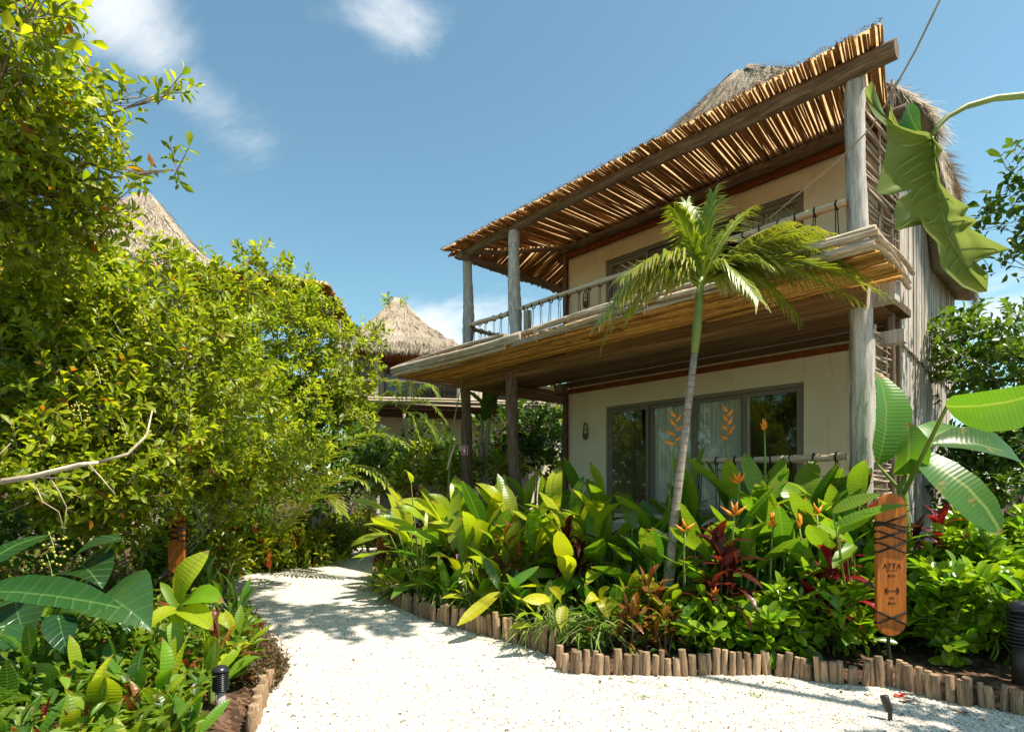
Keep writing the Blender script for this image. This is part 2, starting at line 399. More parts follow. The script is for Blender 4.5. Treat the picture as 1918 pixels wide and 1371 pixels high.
def gravel():
    m, N, L = newmat('white_gravel')
    v = coords(N, L, (1, 1, 1), rnd=False)
    vo = N.new('ShaderNodeTexVoronoi'); vo.inputs['Scale'].default_value = 75; L.new(v, vo.inputs['Vector'])
    sp = N.new('ShaderNodeSeparateColor'); L.new(vo.outputs['Color'], sp.inputs[0])
    c = ramp(N, L, sp.outputs[0], [(0.0, (0.20, 0.165, 0.12)), (0.11, (0.45, 0.39, 0.31)), (0.35, (0.655, 0.60, 0.51)), (1.0, (0.75, 0.70, 0.62))])
    a = noise(N, L, v, 0.9, 5, 0.6)
    c = nmix(N, L, c, (0.66, 0.58, 0.46), nmath(N, L, 'MULTIPLY', nmath(N, L, 'SUBTRACT', a, 0.42, True), 1.1, True))
    h = nmath(N, L, 'SUBTRACT', 1.0, vo.outputs['Distance'])
    nb = noise(N, L, v, 9, 4, 0.6)
    hh = nmath(N, L, 'ADD', h, nmath(N, L, 'MULTIPLY', nb, 1.2))
    b1_ = N.new('ShaderNodeBump'); b1_.inputs['Strength'].default_value = 0.7; b1_.inputs['Distance'].default_value = 0.05
    L.new(noise(N, L, v, 3.2, 5, 0.65), b1_.inputs['Height'])
    b2_ = N.new('ShaderNodeBump'); b2_.inputs['Strength'].default_value = 0.7; b2_.inputs['Distance'].default_value = 0.014
    L.new(hh, b2_.inputs['Height']); L.new(b1_.outputs[0], b2_.inputs['Normal'])
    outp(N, L, principled(N, L, c, 0.9, 0.15, b2_.outputs[0])); return m
M_GRAVEL = gravel()
def pebble():
    m, N, L = newmat('pebble')
    ge = N.new('ShaderNodeNewGeometry')
    c = ramp(N, L, ge.outputs['Random Per Island'], [(0.0, (0.14, 0.11, 0.08)), (0.10, (0.38, 0.31, 0.23)), (0.3, (0.64, 0.58, 0.49)), (1.0, (0.76, 0.71, 0.64))])
    outp(N, L, principled(N, L, c, 0.85, 0.15)); return m
M_PEBBLE = pebble()
def soil():
    m, N, L = newmat('leaf_litter_soil')
    v = coords(N, L, (1, 1, 1), rnd=False)
    vo = N.new('ShaderNodeTexVoronoi'); vo.inputs['Scale'].default_value = 26; L.new(v, vo.inputs['Vector'])
    a = noise(N, L, v, 5, 6, 0.7)
    sp = N.new('ShaderNodeSeparateColor'); L.new(vo.outputs['Color'], sp.inputs[0])
    f = nmath(N, L, 'ADD', nmath(N, L, 'MULTIPLY', sp.outputs[0], 0.5), nmath(N, L, 'MULTIPLY', a, 0.5))
    c = ramp(N, L, f, [(0.2, (0.028, 0.017, 0.012)), (0.5, (0.075, 0.042, 0.027)), (0.8, (0.17, 0.10, 0.062))])
    outp(N, L, principled(N, L, c, 0.95, 0.1, bump(N, L, f, 0.9, 0.03))); return m
M_SOIL = soil()

# foliage
L_TREE = leaf('buttonwood_leaf', (0.145, 0.235, 0.014), (0.44, 0.465, 0.028), 0.52, 0.38, 'island', dry=(0.02, (0.42, 0.17, 0.02)))
L_TREE2 = leaf('shoot_leaf', (0.15, 0.24, 0.014), (0.42, 0.45, 0.026), 0.52, 0.38, 'island')
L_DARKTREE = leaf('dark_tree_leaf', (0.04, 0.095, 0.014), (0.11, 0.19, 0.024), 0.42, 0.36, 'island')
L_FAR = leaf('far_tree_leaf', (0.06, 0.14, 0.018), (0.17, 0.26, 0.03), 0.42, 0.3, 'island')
L_GLOSSY = leaf('glossy_shrub_leaf', (0.11, 0.25, 0.014), (0.31, 0.43, 0.024), 0.46, 0.26, 'island', spec=0.5)
L_PADDLE = leaf('paddle_leaf', (0.13, 0.27, 0.014), (0.48, 0.50, 0.024), 0.48, 0.34, veins=15, midrib=(0.24, 0.34, 0.07), spec=0.45, spots=.36)
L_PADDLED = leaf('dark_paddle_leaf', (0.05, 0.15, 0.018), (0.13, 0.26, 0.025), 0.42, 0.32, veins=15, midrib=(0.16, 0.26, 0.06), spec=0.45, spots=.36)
L_HELI = leaf('heliconia_leaf', (0.08, 0.21, 0.018), (0.24, 0.36, 0.028), 0.46, 0.32, veins=15, midrib=(0.2, 0.3, 0.06), edge=((0.42, 0.42, 0.05), 0.25, 0.56), spec=0.45, spots=.36)
L_YELLOW = leaf('yellow_leaf', (0.38, 0.38, 0.016), (0.55, 0.46, 0.02), 0.42, 0.4, veins=9, midrib=(0.5, 0.5, 0.12))
L_EAR = leaf('elephant_ear_leaf', (0.016, 0.062, 0.02), (0.04, 0.10, 0.024), 0.28, 0.24, chev=(6, .75), midrib=(0.10, 0.2, 0.07), spec=0.5)
L_BANANA = leaf('banana_leaf', (0.055, 0.17, 0.02), (0.12, 0.26, 0.03), 0.40, 0.34, veins=26, midrib=(0.28, 0.36, 0.09), spec=0.4, spots=.36)
L_BIGSHADED = leaf('big_shaded_leaf', (0.03, 0.10, 0.018), (0.045, 0.125, 0.022), 0.34, 0.3, veins=20, chev=(9, .35), midrib=(0.14, 0.24, 0.06), spec=0.45)  # dappled shade on the long leaf is put into this darker colour
L_PHILO = leaf('philodendron_leaf', (0.22, 0.28, 0.075), (0.25, 0.30, 0.085), 0.5, 0.36, midrib=None, ttint=(1.4, 1.35, 1.0), spec=0.45)
L_RED = leaf('red_ti_leaf', (0.15, 0.006, 0.014), (0.34, 0.014, 0.03), 0.40, 0.34, veins=8, spec=0.45)
L_MAROON = leaf('maroon_ti_leaf', (0.06, 0.010, 0.012), (0.16, 0.022, 0.018), 0.40, 0.34, veins=8, spec=0.45)
L_BRONZE = leaf('bronze_ti_leaf', (0.17, 0.045, 0.018), (0.27, 0.13, 0.03), 0.40, 0.36, veins=8, spec=0.4)
L_STRIPE = leaf('striped_grass_leaf', (0.12, 0.22, 0.035), (0.36, 0.42, 0.16), 0.38, 0.4, 'island')
L_CROTON = leaf('border_leaf', (0.10, 0.20, 0.013), (0.38, 0.40, 0.018), 0.40, 0.34, 'island', dry=(0.05, (0.36, 0.09, 0.02)), spec=0.45)
L_COVER = leaf('ground_cover_leaf', (0.06, 0.14, 0.014), (0.20, 0.29, 0.025), 0.42, 0.36, 'island', dry=(0.06, (0.25, 0.05, 0.02)))
L_BROWNCOVER = leaf('brown_cover_leaf', (0.05, 0.05, 0.015), (0.16, 0.12, 0.05), 0.25, 0.5, 'island', dry=(0.4, (0.15, 0.075, 0.04)))
M_STEMG = plain('green_stem', (0.16, 0.22, 0.045), 0.5, 0.4, var=0.3, nscale=3)
M_STEMB = plain('brown_stem', (0.16, 0.10, 0.055), 0.7, 0.3, var=0.3, nscale=4)
M_FLOWER = plain('orange_bract', (0.70, 0.20, 0.008), 0.45, 0.4, var=0.25, nscale=3)
M_REDFLOWER = plain('red_flower', (0.62, 0.025, 0.012), 0.5, 0.4, var=0.25)
M_BERRY = plain('yellow_green_berry', (0.40, 0.36, 0.04), 0.5, 0.4, var=0.3)
def palmmat():
    m, N, L = newmat('palm_leaflet')
    ge = N.new('ShaderNodeNewGeometry')
    c = nmix(N, L, (0.085, 0.19, 0.015), (0.25, 0.32, 0.024), ge.outputs['Random Per Island'])
    at = N.new('ShaderNodeAttribute'); at.attribute_name = 'dry'
    dc = nmix(N, L, (0.62, 0.54, 0.40), (0.42, 0.33, 0.16), ge.outputs['Random Per Island'])
    yl = nmix(N, L, c, (0.34, 0.34, 0.03), nmath(N, L, 'MULTIPLY', at.outputs['Fac'], 2.0, True))
    c = nmix(N, L, yl, dc, nmath(N, L, 'MULTIPLY', nmath(N, L, 'SUBTRACT', at.outputs['Fac'], 0.5, True), 2.0, True))
    p = principled(N, L, c, 0.38, 0.4)
    t = N.new('ShaderNodeBsdfTranslucent'); L.new(nmix(N, L, c, (1.4, 1.35, 0.6), 1.0, 'MULTIPLY'), t.inputs[0])
    mx = N.new('ShaderNodeMixShader'); mx.inputs[0].default_value = 0.36
    L.new(p, mx.inputs[1]); L.new(t.outputs[0], mx.inputs[2]); outp(N, L, mx.outputs[0]); return m
M_PALM = palmmat()

# ------------------------------------------------------------------ shared unit meshes
def unit_log(name, mat, sides=8, rings=7, wob=0.12, bend=0.0, seed=0, taper=0.85, sag=0.0):
    r = random.Random(seed); V = []; Fc = []
    ph = [r.uniform(0, 6.28) for _ in range(4)]; lump = [r.uniform(-wob, wob) for _ in range(sides)]
    for i in range(rings):
        t = i / (rings - 1)
        ox = bend * (math.sin(t * 5 + ph[0]) - math.sin(ph[0])); oy = bend * (math.sin(t * 4 + ph[1]) - math.sin(ph[1]))
        rr = (1 - (1 - taper) * t) * (1 + wob * 0.5 * math.sin(t * 9 + ph[2]))
        if i in (0, rings - 1): rr *= 0.93
        for k in range(sides):
            a = 2 * math.pi * k / sides
            q = rr * (1 + lump[k] + r.uniform(-wob, wob) * 0.5)
            V.append((q * math.cos(a) + ox, t, q * math.sin(a) + oy))
    for i in range(rings - 1):
        for k in range(sides):
            k2 = (k + 1) % sides
            Fc.append((i * sides + k, (i + 1) * sides + k, (i + 1) * sides + k2, i * sides + k2))
    Fc.append(tuple(range(sides))); Fc.append(tuple((rings - 1) * sides + k for k in reversed(range(sides))))
    # object coordinates: z along the length for the wood grain
    V = [(x, y, z) for x, y, z in V]
    me = mesh_np(name, V, Fc, mat)
    me.polygons.foreach_set('use_smooth', [len(p.vertices) == 4 for p in me.polygons])
    return me
# wood materials stretch along z; the unit logs run along y, so give them their own mapping
for mname in ('weathered_post_wood', 'brown_post_wood', 'beam_wood', 'roof_stick_wood', 'deck_stick_wood', 'grey_pole_wood', 'peeled_rail_wood', 'woven_twig_wood', 'edging_log_wood'):
    for n in MATS[mname].node_tree.nodes:
        if n.type == 'MAPPING':
            s = n.inputs['Scale'].default_value; s[1], s[2] = s[2], s[1]
STICKS = [unit_log('stick', M_STICK, 5, 7, 0.16, 0.35, 10 + i) for i in range(6)]
SKIRTS = [unit_log('deck_stick', M_SKIRT, 5, 9, 0.16, 0.35, 30 + i) for i in range(6)]
POLES = [unit_log('lip_pole', M_POLE, 8, 22, 0.18, 0.6, 50 + i, 0.85) for i in range(4)]
RAILS = [unit_log('rail', M_RAIL, 9, 34, 0.14, 0.25, 60 + i, 0.9) for i in range(2)]
TWIGS = [unit_log('twig', M_TWIG, 5, 7, 0.2, 1.0, 70 + i, 0.8) for i in range(6)]
LOGS = [unit_log('edging_log', M_LOG, 9, 4, 0.10, 0.05, 90 + i, 0.95) for i in range(7)]
POSTS = [unit_log('post', M_POST, 14, 30, 0.14, 0.42, 110 + i, 0.86) for i in range(3)]
POSTSD = [unit_log('post', M_POSTD, 14, 28, 0.14, 0.42, 120 + i, 0.86) for i in range(3)]
BEAMS = [unit_log('beam', M_BEAM, 12, 28, 0.11, 0.34, 130 + i, 0.88) for i in range(3)]
STALK = unit_log('petiole', M_STEMG, 5, 4, 0.03, 0.0, 150, 0.6)
STALKB = unit_log('stem', M_STEMB, 6, 5, 0.08, 0.25, 151, 0.8)
M_TIMBER = wood('hewn_timber', (0.045, 0.024, 0.011), (0.16, 0.088, 0.036), (0.31, 0.19, 0.085), (3, 5, 3), nscale=1.5, bs=0.7, bumpd=0.015, var=0.25)
for n in M_TIMBER.node_tree.nodes:
    if n.type == 'MAPPING': n.inputs['Scale'].default_value = (2.2, 3.0, 2.2) if n.inputs['Scale'].default_value[0] < 5 else (6, 6, 6)
def timber_mesh(seed):
    r = random.Random(seed); V = []; n = 14
    for i in range(n):
        for x, z in ((-1, -1), (1, -1), (1, 1), (-1, 1)): V.append((x * r.uniform(.94, 1.03), i / (n - 1), z * r.uniform(.94, 1.03)))
    return mesh_np('timber', V, [(i * 4 + k, (i + 1) * 4 + k, (i + 1) * 4 + (k + 1) % 4, i * 4 + (k + 1) % 4) for i in range(n - 1) for k in range(4)] + [(0, 1, 2, 3), tuple((n - 1) * 4 + k for k in (3, 2, 1, 0))], M_TIMBER)
TIMBERS = [timber_mesh(i) for i in range(4)]
def timber(name, p0, p1, wx, wz, parent): return inst(name, random.choice(TIMBERS), frame(p0, p1, (0, 0, 1), wx, wz), parent)
def log(name, mset, p0, p1, r, parent, roll=None):
    me = random.choice(mset) if isinstance(mset, list) else mset
    a = U(0, 6.28) if roll is None else roll
    d = (Vector(p1) - Vector(p0)).normalized()
    up = Vector((math.cos(a), math.sin(a), 0.3)) if abs(d.z) > 0.8 else Vector((0, 0, 1))
    return inst(name, me, frame(p0, p1, up, r), parent)

def leaf_mesh(name, mat, prof, arch=0.1, fold=0.15, ruffle=0.0, twist=0.0, curl=0.0, seed=0, side=0.0):
    """prof: list of (y, half width/length); base at the origin, tip at (0,1,0)"""
    r = random.Random(seed); V = []; Fc = []; n = len(prof)
    ph = r.uniform(0, 6.28)
    for i, (y, w) in enumerate(prof):
        z = arch * 4 * y * (1 - y)
        sx = side * 4 * y * (1 - y)
        tw = twist * (y - 0.3)
        for q in (-1.0, -0.5, 0.0, 0.5, 1.0):
            x = q * w
            zz = abs(q) * w * fold - curl * q * q * w + ruffle * w * abs(q) * math.sin(y * 26 + ph + (2 if q < 0 else 0))
            V.append((sx + x * math.cos(tw) - zz * math.sin(tw), y, z + zz * math.cos(tw) + x * math.sin(tw)))
    for i in range(n - 1):
        for k in range(4):
            a = i * 5 + k; Fc.append((a, a + 1, a + 6, a + 5))
    return mesh_np(name, V, Fc, mat, True)
P_PADDLE = [(0, .012), (.07, .05), (.18, .105), (.35, .14), (.55, .14), (.74, .115), (.9, .06), (1, .004)]
P_WIDE = [(0, .02), (.05, .10), (.15, .17), (.33, .205), (.55, .20), (.75, .155), (.9, .08), (1, .005)]
P_STRAP = [(0, .03), (.15, .05), (.35, .085), (.6, .09), (.82, .055), (1, .003)]
P_HEART = [(-.16, .14), (-.06, .29), (.1, .36), (.3, .36), (.5, .31), (.7, .22), (.87, .11), (1, .005)]
P_BANANA = [(0, .012), (.05, .07), (.14, .125), (.32, .155), (.55, .16), (.76, .135), (.92, .075), (1, .005)]
def family(name, mat, prof, arches, n=6, ruf=0.13, fold=0.22, seed=0, curl=0.0, side=0.06):
    return [leaf_mesh(name, mat, prof, random.choice(arches) * U(.7, 1.3), fold * U(.4, 1.3), ruf * U(.5, 1.5), U(-.7, .7), curl, seed + i, U(-side, side)) for i in range(n)]
F_PADDLE = family('leaf', L_PADDLE, P_PADDLE, [.04, .1, .16], 8, seed=1)
F_PADDLED = family('leaf', L_PADDLED, P_PADDLE, [.04, .1, .16], 6, seed=11)
F_WIDE = family('leaf', L_PADDLE, P_WIDE, [.06, .12, .18], 6, seed=21)
F_HELI = family('leaf', L_HELI, P_WIDE, [.05, .1, .14], 6, seed=31)
F_YELLOW = family('leaf', L_YELLOW, P_WIDE, [.08, .16], 4, seed=41)
F_EAR = family('leaf', L_EAR, P_HEART, [.06, .12], 5, 0.05, 0.2, seed=51)
F_BANANA = family('leaf', L_BANANA, P_BANANA, [.06, .12, .18], 5, 0.09, 0.25, seed=61)
F_BIGSHADED = family('leaf', L_BIGSHADED, P_BANANA, [.08, .14], 3, 0.16, 0.25, seed=161)
F_RED = family('leaf', L_RED, P_STRAP, [.05, .15, .22], 5, seed=71)
F_MAROON = family('leaf', L_MAROON, P_STRAP, [.05, .15, .22], 5, seed=81)
F_BRONZE = family('leaf', L_BRONZE, P_STRAP, [.06, .16, .24], 5, seed=91)
F_DRAC = family('leaf', L_PADDLED, P_STRAP, [.06, .16, .24], 5, seed=101)
def put_leaf(fam, p0, p1, parent, up=(0, 0, 1), wide=1.0, name='leaf'):
    L_ = (Vector(p1) - Vector(p0)).length
    me = fam if not isinstance(fam, list) else random.choice(fam)
    return inst(name, me, frame(p0, p1, up, L_ * wide), parent)

# many small leaves in one mesh
LT_V = np.array([(0, 0, 0), (-.7, .33, .12), (0, .33, 0), (.7, .33, .12), (-1, .66, .10), (0, .66, -.02), (1, .66, .10), (0, 1, -.12)], float)
LT_F = [(0, 3, 2), (0, 2, 1), (2, 3, 6, 5), (1, 2, 5, 4), (5, 6, 7), (4, 5, 7)]
ST_V = np.array([(-.6, 0, 0), (.6, 0, 0), (-1, .3, .32), (1, .3, .32), (-.9, .6, .36), (.9, .6, .36), (-.5, .85, .16), (.5, .85, .16), (0, 1, 0)], float)
ST_F = [(0, 1, 3, 2), (2, 3, 5, 4), (4, 5, 7, 6), (6, 7, 8)]
SW_V = np.array([(-1, 0, 0), (1, 0, 0), (-.8, .55, .03), (.8, .55, .03), (0, 1, 0)], float)
SW_F = [(0, 1, 3, 2), (2, 3, 4)]
STRAW = (SW_V, SW_F)
_ys = [(.18, .42), (.38, .78), (.58, 1.0), (.76, .98), (.9, .66)]
GL_V = np.array([(0, 0, 0)] + [(sx * w, y, .10 * w * abs(sx) - .10 * y * y) for y, w in _ys for sx in (-1, 0, 1)] + [(0, 1, -.10)], float)
GL_F = [(0, 2, 1), (0, 3, 2)] + [f for r in range(4) for f in ((1 + 3 * r, 2 + 3 * r, 5 + 3 * r, 4 + 3 * r), (2 + 3 * r, 3 + 3 * r, 6 + 3 * r, 5 + 3 * r))] + [(13, 14, 16), (14, 15, 16)]
GLOSSY = (GL_V, GL_F)
def leaf_cloud(P, D, Nn, L_, W, templ=(LT_V, LT_F)):
    """P base, D direction, Nn rough normal (n,3); L_ lengths, W half widths -> verts, faces"""
    TV, TF = templ
    D = D / np.linalg.norm(D, axis=1, keepdims=True)
    X = np.cross(D, Nn); X /= np.maximum(np.linalg.norm(X, axis=1, keepdims=True), 1e-6)
    Z = np.cross(X, D)
    V = (P[:, None, :] + TV[None, :, 0, None] * X[:, None, :] * W[:, None, None]
         + TV[None, :, 1, None] * D[:, None, :] * L_[:, None, None] + TV[None, :, 2, None] * Z[:, None, :] * L_[:, None, None])
    n, m = V.shape[:2]
    faces = [tuple(i * m + k for k in f) for i in range(n) for f in TF]
    return V.reshape(-1, 3), faces
def unitv(n): 
    v = rng.normal(size=(n, 3)); return v / np.linalg.norm(v, axis=1, keepdims=True)
def nrm(a): return a / np.maximum(np.linalg.norm(a, axis=-1, keepdims=True), 1e-9)
def crown(clumps, dens, leafL, leafW, per=9, twigL=0.25, upb=0.35, shell=0.45, twig_mb=None, templ=(LT_V, LT_F)):
    """clumps: (centre, (rx,ry,rz)); returns leaf verts/faces; twigs are added to twig_mb"""
    PP, DD, NN, LL = [], [], [], []
    for c, r in clumps:
        c = np.array(c); r = np.array(r, float)
        nt = max(4, int(dens * (r[0] * r[2] + r[0] * r[1] + r[1] * r[2]) * 4.2))
        d = unitv(nt)
        rad = (shell + (1 - shell) * rng.random((nt, 1)) ** 0.7)
        base = c + d * r * rad
        td = nrm(d * 0.8 + np.array([0, 0, upb]) + 0.7 * unitv(nt))
        tl = twigL * rng.uniform(.6, 1.3, (nt, 1))
        if twig_mb is not None:
            for i in range(nt):
                if i % 2 == 0: twig_mb.tube([base[i] - td[i] * tl[i] * .6, base[i] + td[i] * tl[i] * .5, base[i] + td[i] * tl[i]], [.006, .004, .002], 3, False)
        s = np.linspace(.1, 1.0, per)
        a0 = rng.uniform(0, 6.28, (nt, 1))
        e1 = nrm(np.cross(td, np.array([0.3, 0.2, 1.0]))); e2 = np.cross(td, e1)
        for k in range(per):
            ang = a0 + k * 2.4 + rng.normal(0, .3, (nt, 1))
            radial = e1 * np.cos(ang) + e2 * np.sin(ang)
            p = base + td * tl * s[k] + radial * .008
            dr = nrm(td * (0.35 + .5 * s[k]) + radial * (1.0 - .25 * s[k]) + np.array([0, 0, .1]) + .25 * unitv(nt))
            nn = nrm(td * .8 + np.array([0, 0, .7]) + .5 * unitv(nt))
            PP.append(p); DD.append(dr); NN.append(nn); LL.append(leafL * rng.uniform(.45, 1.4, nt))
    P = np.concatenate(PP); D = np.concatenate(DD); Nn = np.concatenate(NN); Ls = np.concatenate(LL)
    return leaf_cloud(P, D, Nn, Ls, Ls * leafW, templ)

# ------------------------------------------------------------------ path and ground
right_px = [(1030, 1226), (990, 1211), (927, 1193), (880, 1181), (800, 1160), (745, 1135), (712, 1108), (700, 1085), (698, 1060), (702, 1035), (712, 1015)]
front_px = [(1050, 1254), (1061, 1259), (1161, 1264), (1287, 1264), (1349, 1264), (1443, 1263), (1491, 1268), (1543, 1279), (1603, 1282), (1681, 1287), (1719, 1300), (1797, 1318), (1838, 1323), (1875, 1331), (1925, 1342)]
left_px = [(452, 1400), (468, 1371), (486, 1330), (505, 1288), (524, 1255), (508, 1215), (478, 1165), (448, 1130), (424, 1105), (440, 1082), (500, 1062), (560, 1050), (640, 1030), (690, 1014)]
RIGHT = [G(*p) for p in right_px]; FRONT = [G(*p) for p in front_px]; LEFT = [G(*p) for p in left_px]
poly = ([Vector((-1.35, -3, 0)), Vector((-1.45, 1.5, 0))] + LEFT + [Vector((-4.4, 16.5, 0)), Vector((-3.4, 16.6, 0))] + RIGHT[::-1]
        + FRONT + [Vector((4.4, 3.2, 0)), Vector((6.5, 2.4, 0)), Vector((6.5, -3, 0))])
PX = np.array([p.x for p in poly]); PY = np.array([p.y for p in poly])
def inside(x, y):
    x = np.asarray(x, float); y = np.asarray(y, float); c = np.zeros(x.shape, bool); j = len(PX) - 1
    for i in range(len(PX)):
        cond = ((PY[i] > y) != (PY[j] > y)) & (x < (PX[j] - PX[i]) * (y - PY[i]) / (PY[j] - PY[i] + 1e-12) + PX[i])
        c ^= cond; j = i
    return c
def edge_dist(x, y):
    x = np.asarray(x, float); y = np.asarray(y, float); d = np.full(x.shape, 1e9); j = len(PX) - 1
    for i in range(len(PX)):
        ax, ay, bx, by = PX[j], PY[j], PX[i], PY[i]; j = i
        t = np.clip(((x - ax) * (bx - ax) + (y - ay) * (by - ay)) / ((bx - ax) ** 2 + (by - ay) ** 2 + 1e-12), 0, 1)
        d = np.minimum(d, np.hypot(x - ax - t * (bx - ax), y - ay - t * (by - ay)))
    return d
def ground_h(x, y):
    x = np.asarray(x, float); y = np.asarray(y, float)
    d = edge_dist(x, y); ins = inside(x, y)
    h = np.clip((d - .04) / .10, 0, 1) * .09 + np.clip(d - .14, 0, 3.2) * .09
    return np.where(ins, -.035, h - .03)
def gz(x, y): return float(ground_h(np.array([x]), np.array([y]))[0])
def GB(px, Y): 
    x = (px - HX) / F * Y; return Vector((x, Y, gz(x, Y)))
def axis(a, b, step, far): 
    m = np.arange(a, b + 1e-6, step); lo = a - np.array(far[::-1]); hi = b + np.array(far); return np.concatenate([lo, m, hi])
gx = axis(-9, 6.6, .13, [.6, 1.5, 3, 6, 15, 40, 120, 400]); gy = axis(-2, 18, .13, [.6, 1.5, 3, 6, 15, 40, 120, 400])
XX, YY = np.meshgrid(gx, gy); ZZ = ground_h(XX, YY) + rng.normal(0, .006, XX.shape)
nx, ny = len(gx), len(gy)
faces = [(j * nx + i, j * nx + i + 1, (j + 1) * nx + i + 1, (j + 1) * nx + i) for j in range(ny - 1) for i in range(nx - 1)]
g = mk('ground', np.stack([XX, YY, ZZ], -1).reshape(-1, 3), faces, M_SOIL, smooth=True); tag(g, 'dark leaf-litter soil of the planting beds', None, kind='structure')
p = mk('gravel_path', [tuple(q) for q in poly], [tuple(range(len(poly)))], M_GRAVEL); tag(p, 'white gravel path winding between the planting beds', None, kind='structure')
# loose stones on the path, denser close to the camera
def pebbles(n):
    Yr = 1.0 / rng.uniform(1 / 11.0, 1 / 2.9, n * 3); Xr = rng.uniform(-1, 1, n * 3) * Yr * 1.0
    ok = inside(Xr, Yr); Xr, Yr = Xr[ok][:n], Yr[ok][:n]; n = len(Xr)
    s = rng.uniform(.004, .0095, n) * (0.8 + Yr * .06)
    O = np.array([(1, 0, 0), (0, 1, 0), (-1, 0, 0), (0, -1, 0), (0, 0, .7), (0, 0, -.5)], float)
    jit = rng.uniform(.65, 1.35, (n, 6, 1)); a = rng.uniform(0, 6.28, n)
    c, sn = np.cos(a)[:, None], np.sin(a)[:, None]
    V = O[None] * jit * s[:, None, None] * np.stack([rng.uniform(.8, 1.5, n), np.ones(n), np.ones(n)], -1)[:, None, :]
    X2 = V[..., 0] * c - V[..., 1] * sn; Y2 = V[..., 0] * sn + V[..., 1] * c
    V = np.stack([X2 + Xr[:, None], Y2 + Yr[:, None], V[..., 2] + s[:, None] * .25], -1).reshape(-1, 3)
    T = [(0, 1, 4), (1, 2, 4), (2, 3, 4), (3, 0, 4), (1, 0, 5), (2, 1, 5), (3, 2, 5), (0, 3, 5)]
    return V, [tuple(i * 6 + k for k in f) for i in range(n) for f in T]
V, Fc = pebbles(34000)
tag(mk('gravel_stones', V, Fc, M_PEBBLE), 'loose white and tan stones scattered over the gravel path', 'gravel', kind='stuff')

# log edging
def edging(pts, label, hmin, hmax, r=.036, step=.078, out=.0, skip=0.0, lean=.05):
    root = thing('log_edging', pts[0], label, 'garden edging')
    acc = 0.0
    for a, b in zip(pts[:-1], pts[1:]):
        L_ = (b - a).length; d = (b - a) / L_
        while acc < L_:
            if random.random() > skip:
                q = a + d * acc; rr = r * U(.72, 1.25); h = U(hmin, hmax) * (U(.7, .9) if random.random() < .10 else U(.95, 1.15))
                p0 = Vector((q.x + U(-.012, .012), q.y + U(-.015, .015), -.05))
                p1 = p0 + Vector((U(-lean, lean) * h * 2.4, U(-lean, lean) * h * 2.4, h + .05))
                inst('log', random.choice(LOGS), frame(p0, p1, (math.cos(acc * 9), math.sin(acc * 9), .2), rr), root)
                acc += rr * 1.98
            else: acc += r * 2
        acc -= L_
    return root
edging(FRONT, 'row of short weathered logs edging the bed with the paddle sign', .15, .20, .029)
edging(RIGHT[:8], 'curved row of short logs under the yellow-green paddle leaves', .16, .24, .029)
edging([G(1062, 1222), G(1290, 1222)], 'short second row of logs behind the front edging below the bronze plant', .14, .18, .029)
edging(LEFT[1:4], 'short run of logs beside the black bollard light and brown ground cover', .11, .15, .030)

# ------------------------------------------------------------------ main house
A_ = math.atan2(989.0, F)
UH = Vector((-math.sin(A_), math.cos(A_), 0)); VH = Vector((math.cos(A_), math.sin(A_), 0))
P1 = Vector(((1605 - HX) / F * 6.0, 6.0, 0))
T2, T3, S_, C_ = 5.25, 6.665, 2.0, 0.865       # posts along the front, depth of the balcony, set-in of the wall's far end
TW = T3 - C_
def H(t, v, z): return P1 + UH * t + VH * v + Vector((0, 0, z))
house = thing('beach_house', H(3.2, 2, gz(*H(3.2, 2, 0)[:2])), 'two-storey cream house with log balcony, stick roof and thatched peak', 'house')
def hbox(name, t0, t1, v0, v1, z0, z1, mat, parent=house):
    mb = MB(); mb.box(H((t0 + t1) / 2, (v0 + v1) / 2, (z0 + z1) / 2), UH * (t1 - t0) / 2, VH * (v1 - v0) / 2, Vector((0, 0, (z1 - z0) / 2)))
    return mb.build(name, mat, parent)
ZF, ZF2 = 1.0, 3.76
def grid_wall(tb, zb, holes, v0, v1):
    mb = MB()
    nt, nz = len(tb) - 1, len(zb) - 1
    solid = lambda i, j: 0 <= i < nt and 0 <= j < nz and (i, j) not in holes
    q = lambda a, b, c, d: mb.add([a, b, c, d], [(0, 1, 2, 3)])
    for i in range(nt):
        for j in range(nz):
            if not solid(i, j): continue
            t0, t1, z0, z1 = tb[i], tb[i + 1], zb[j], zb[j + 1]
            q(H(t0, v0, z0), H(t0, v0, z1), H(t1, v0, z1), H(t1, v0, z0)); q(H(t0, v1, z0), H(t1, v1, z0), H(t1, v1, z1), H(t0, v1, z1))
            if not solid(i - 1, j): q(H(t0, v0, z0), H(t0, v1, z0), H(t0, v1, z1), H(t0, v0, z1))
            if not solid(i + 1, j): q(H(t1, v0, z0), H(t1, v0, z1), H(t1, v1, z1), H(t1, v1, z0))
            if not solid(i, j - 1): q(H(t0, v0, z0), H(t1, v0, z0), H(t1, v1, z0), H(t0, v1, z0))
            if not solid(i, j + 1): q(H(t0, v0, z1), H(t0, v1, z1), H(t1, v1, z1), H(t1, v0, z1))
    return mb
D0, D1_ = 1.24, 4.86
wall = grid_wall([.19, D0, D1_, TW], [.1, ZF, 3.05, ZF2, 5.87, 6.5], {(1, 1), (1, 3)}, S_, S_ + .2).build('front_wall', M_STUCCO, house)
hbox('end_wall', TW - .2, TW, S_ + .2, 6.2, .1, 6.5, M_STUCCO)
hbox('back_wall', .19, TW, 6.2, 6.4, .1, 6.5, M_STUCCO)
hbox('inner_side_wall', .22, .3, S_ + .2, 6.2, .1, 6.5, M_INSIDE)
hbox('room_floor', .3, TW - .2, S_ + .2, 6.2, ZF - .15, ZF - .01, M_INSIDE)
hbox('upper_floor', .3, TW - .2, S_ + .2, 6.2, 3.3, ZF2 - .01, M_INSIDE)
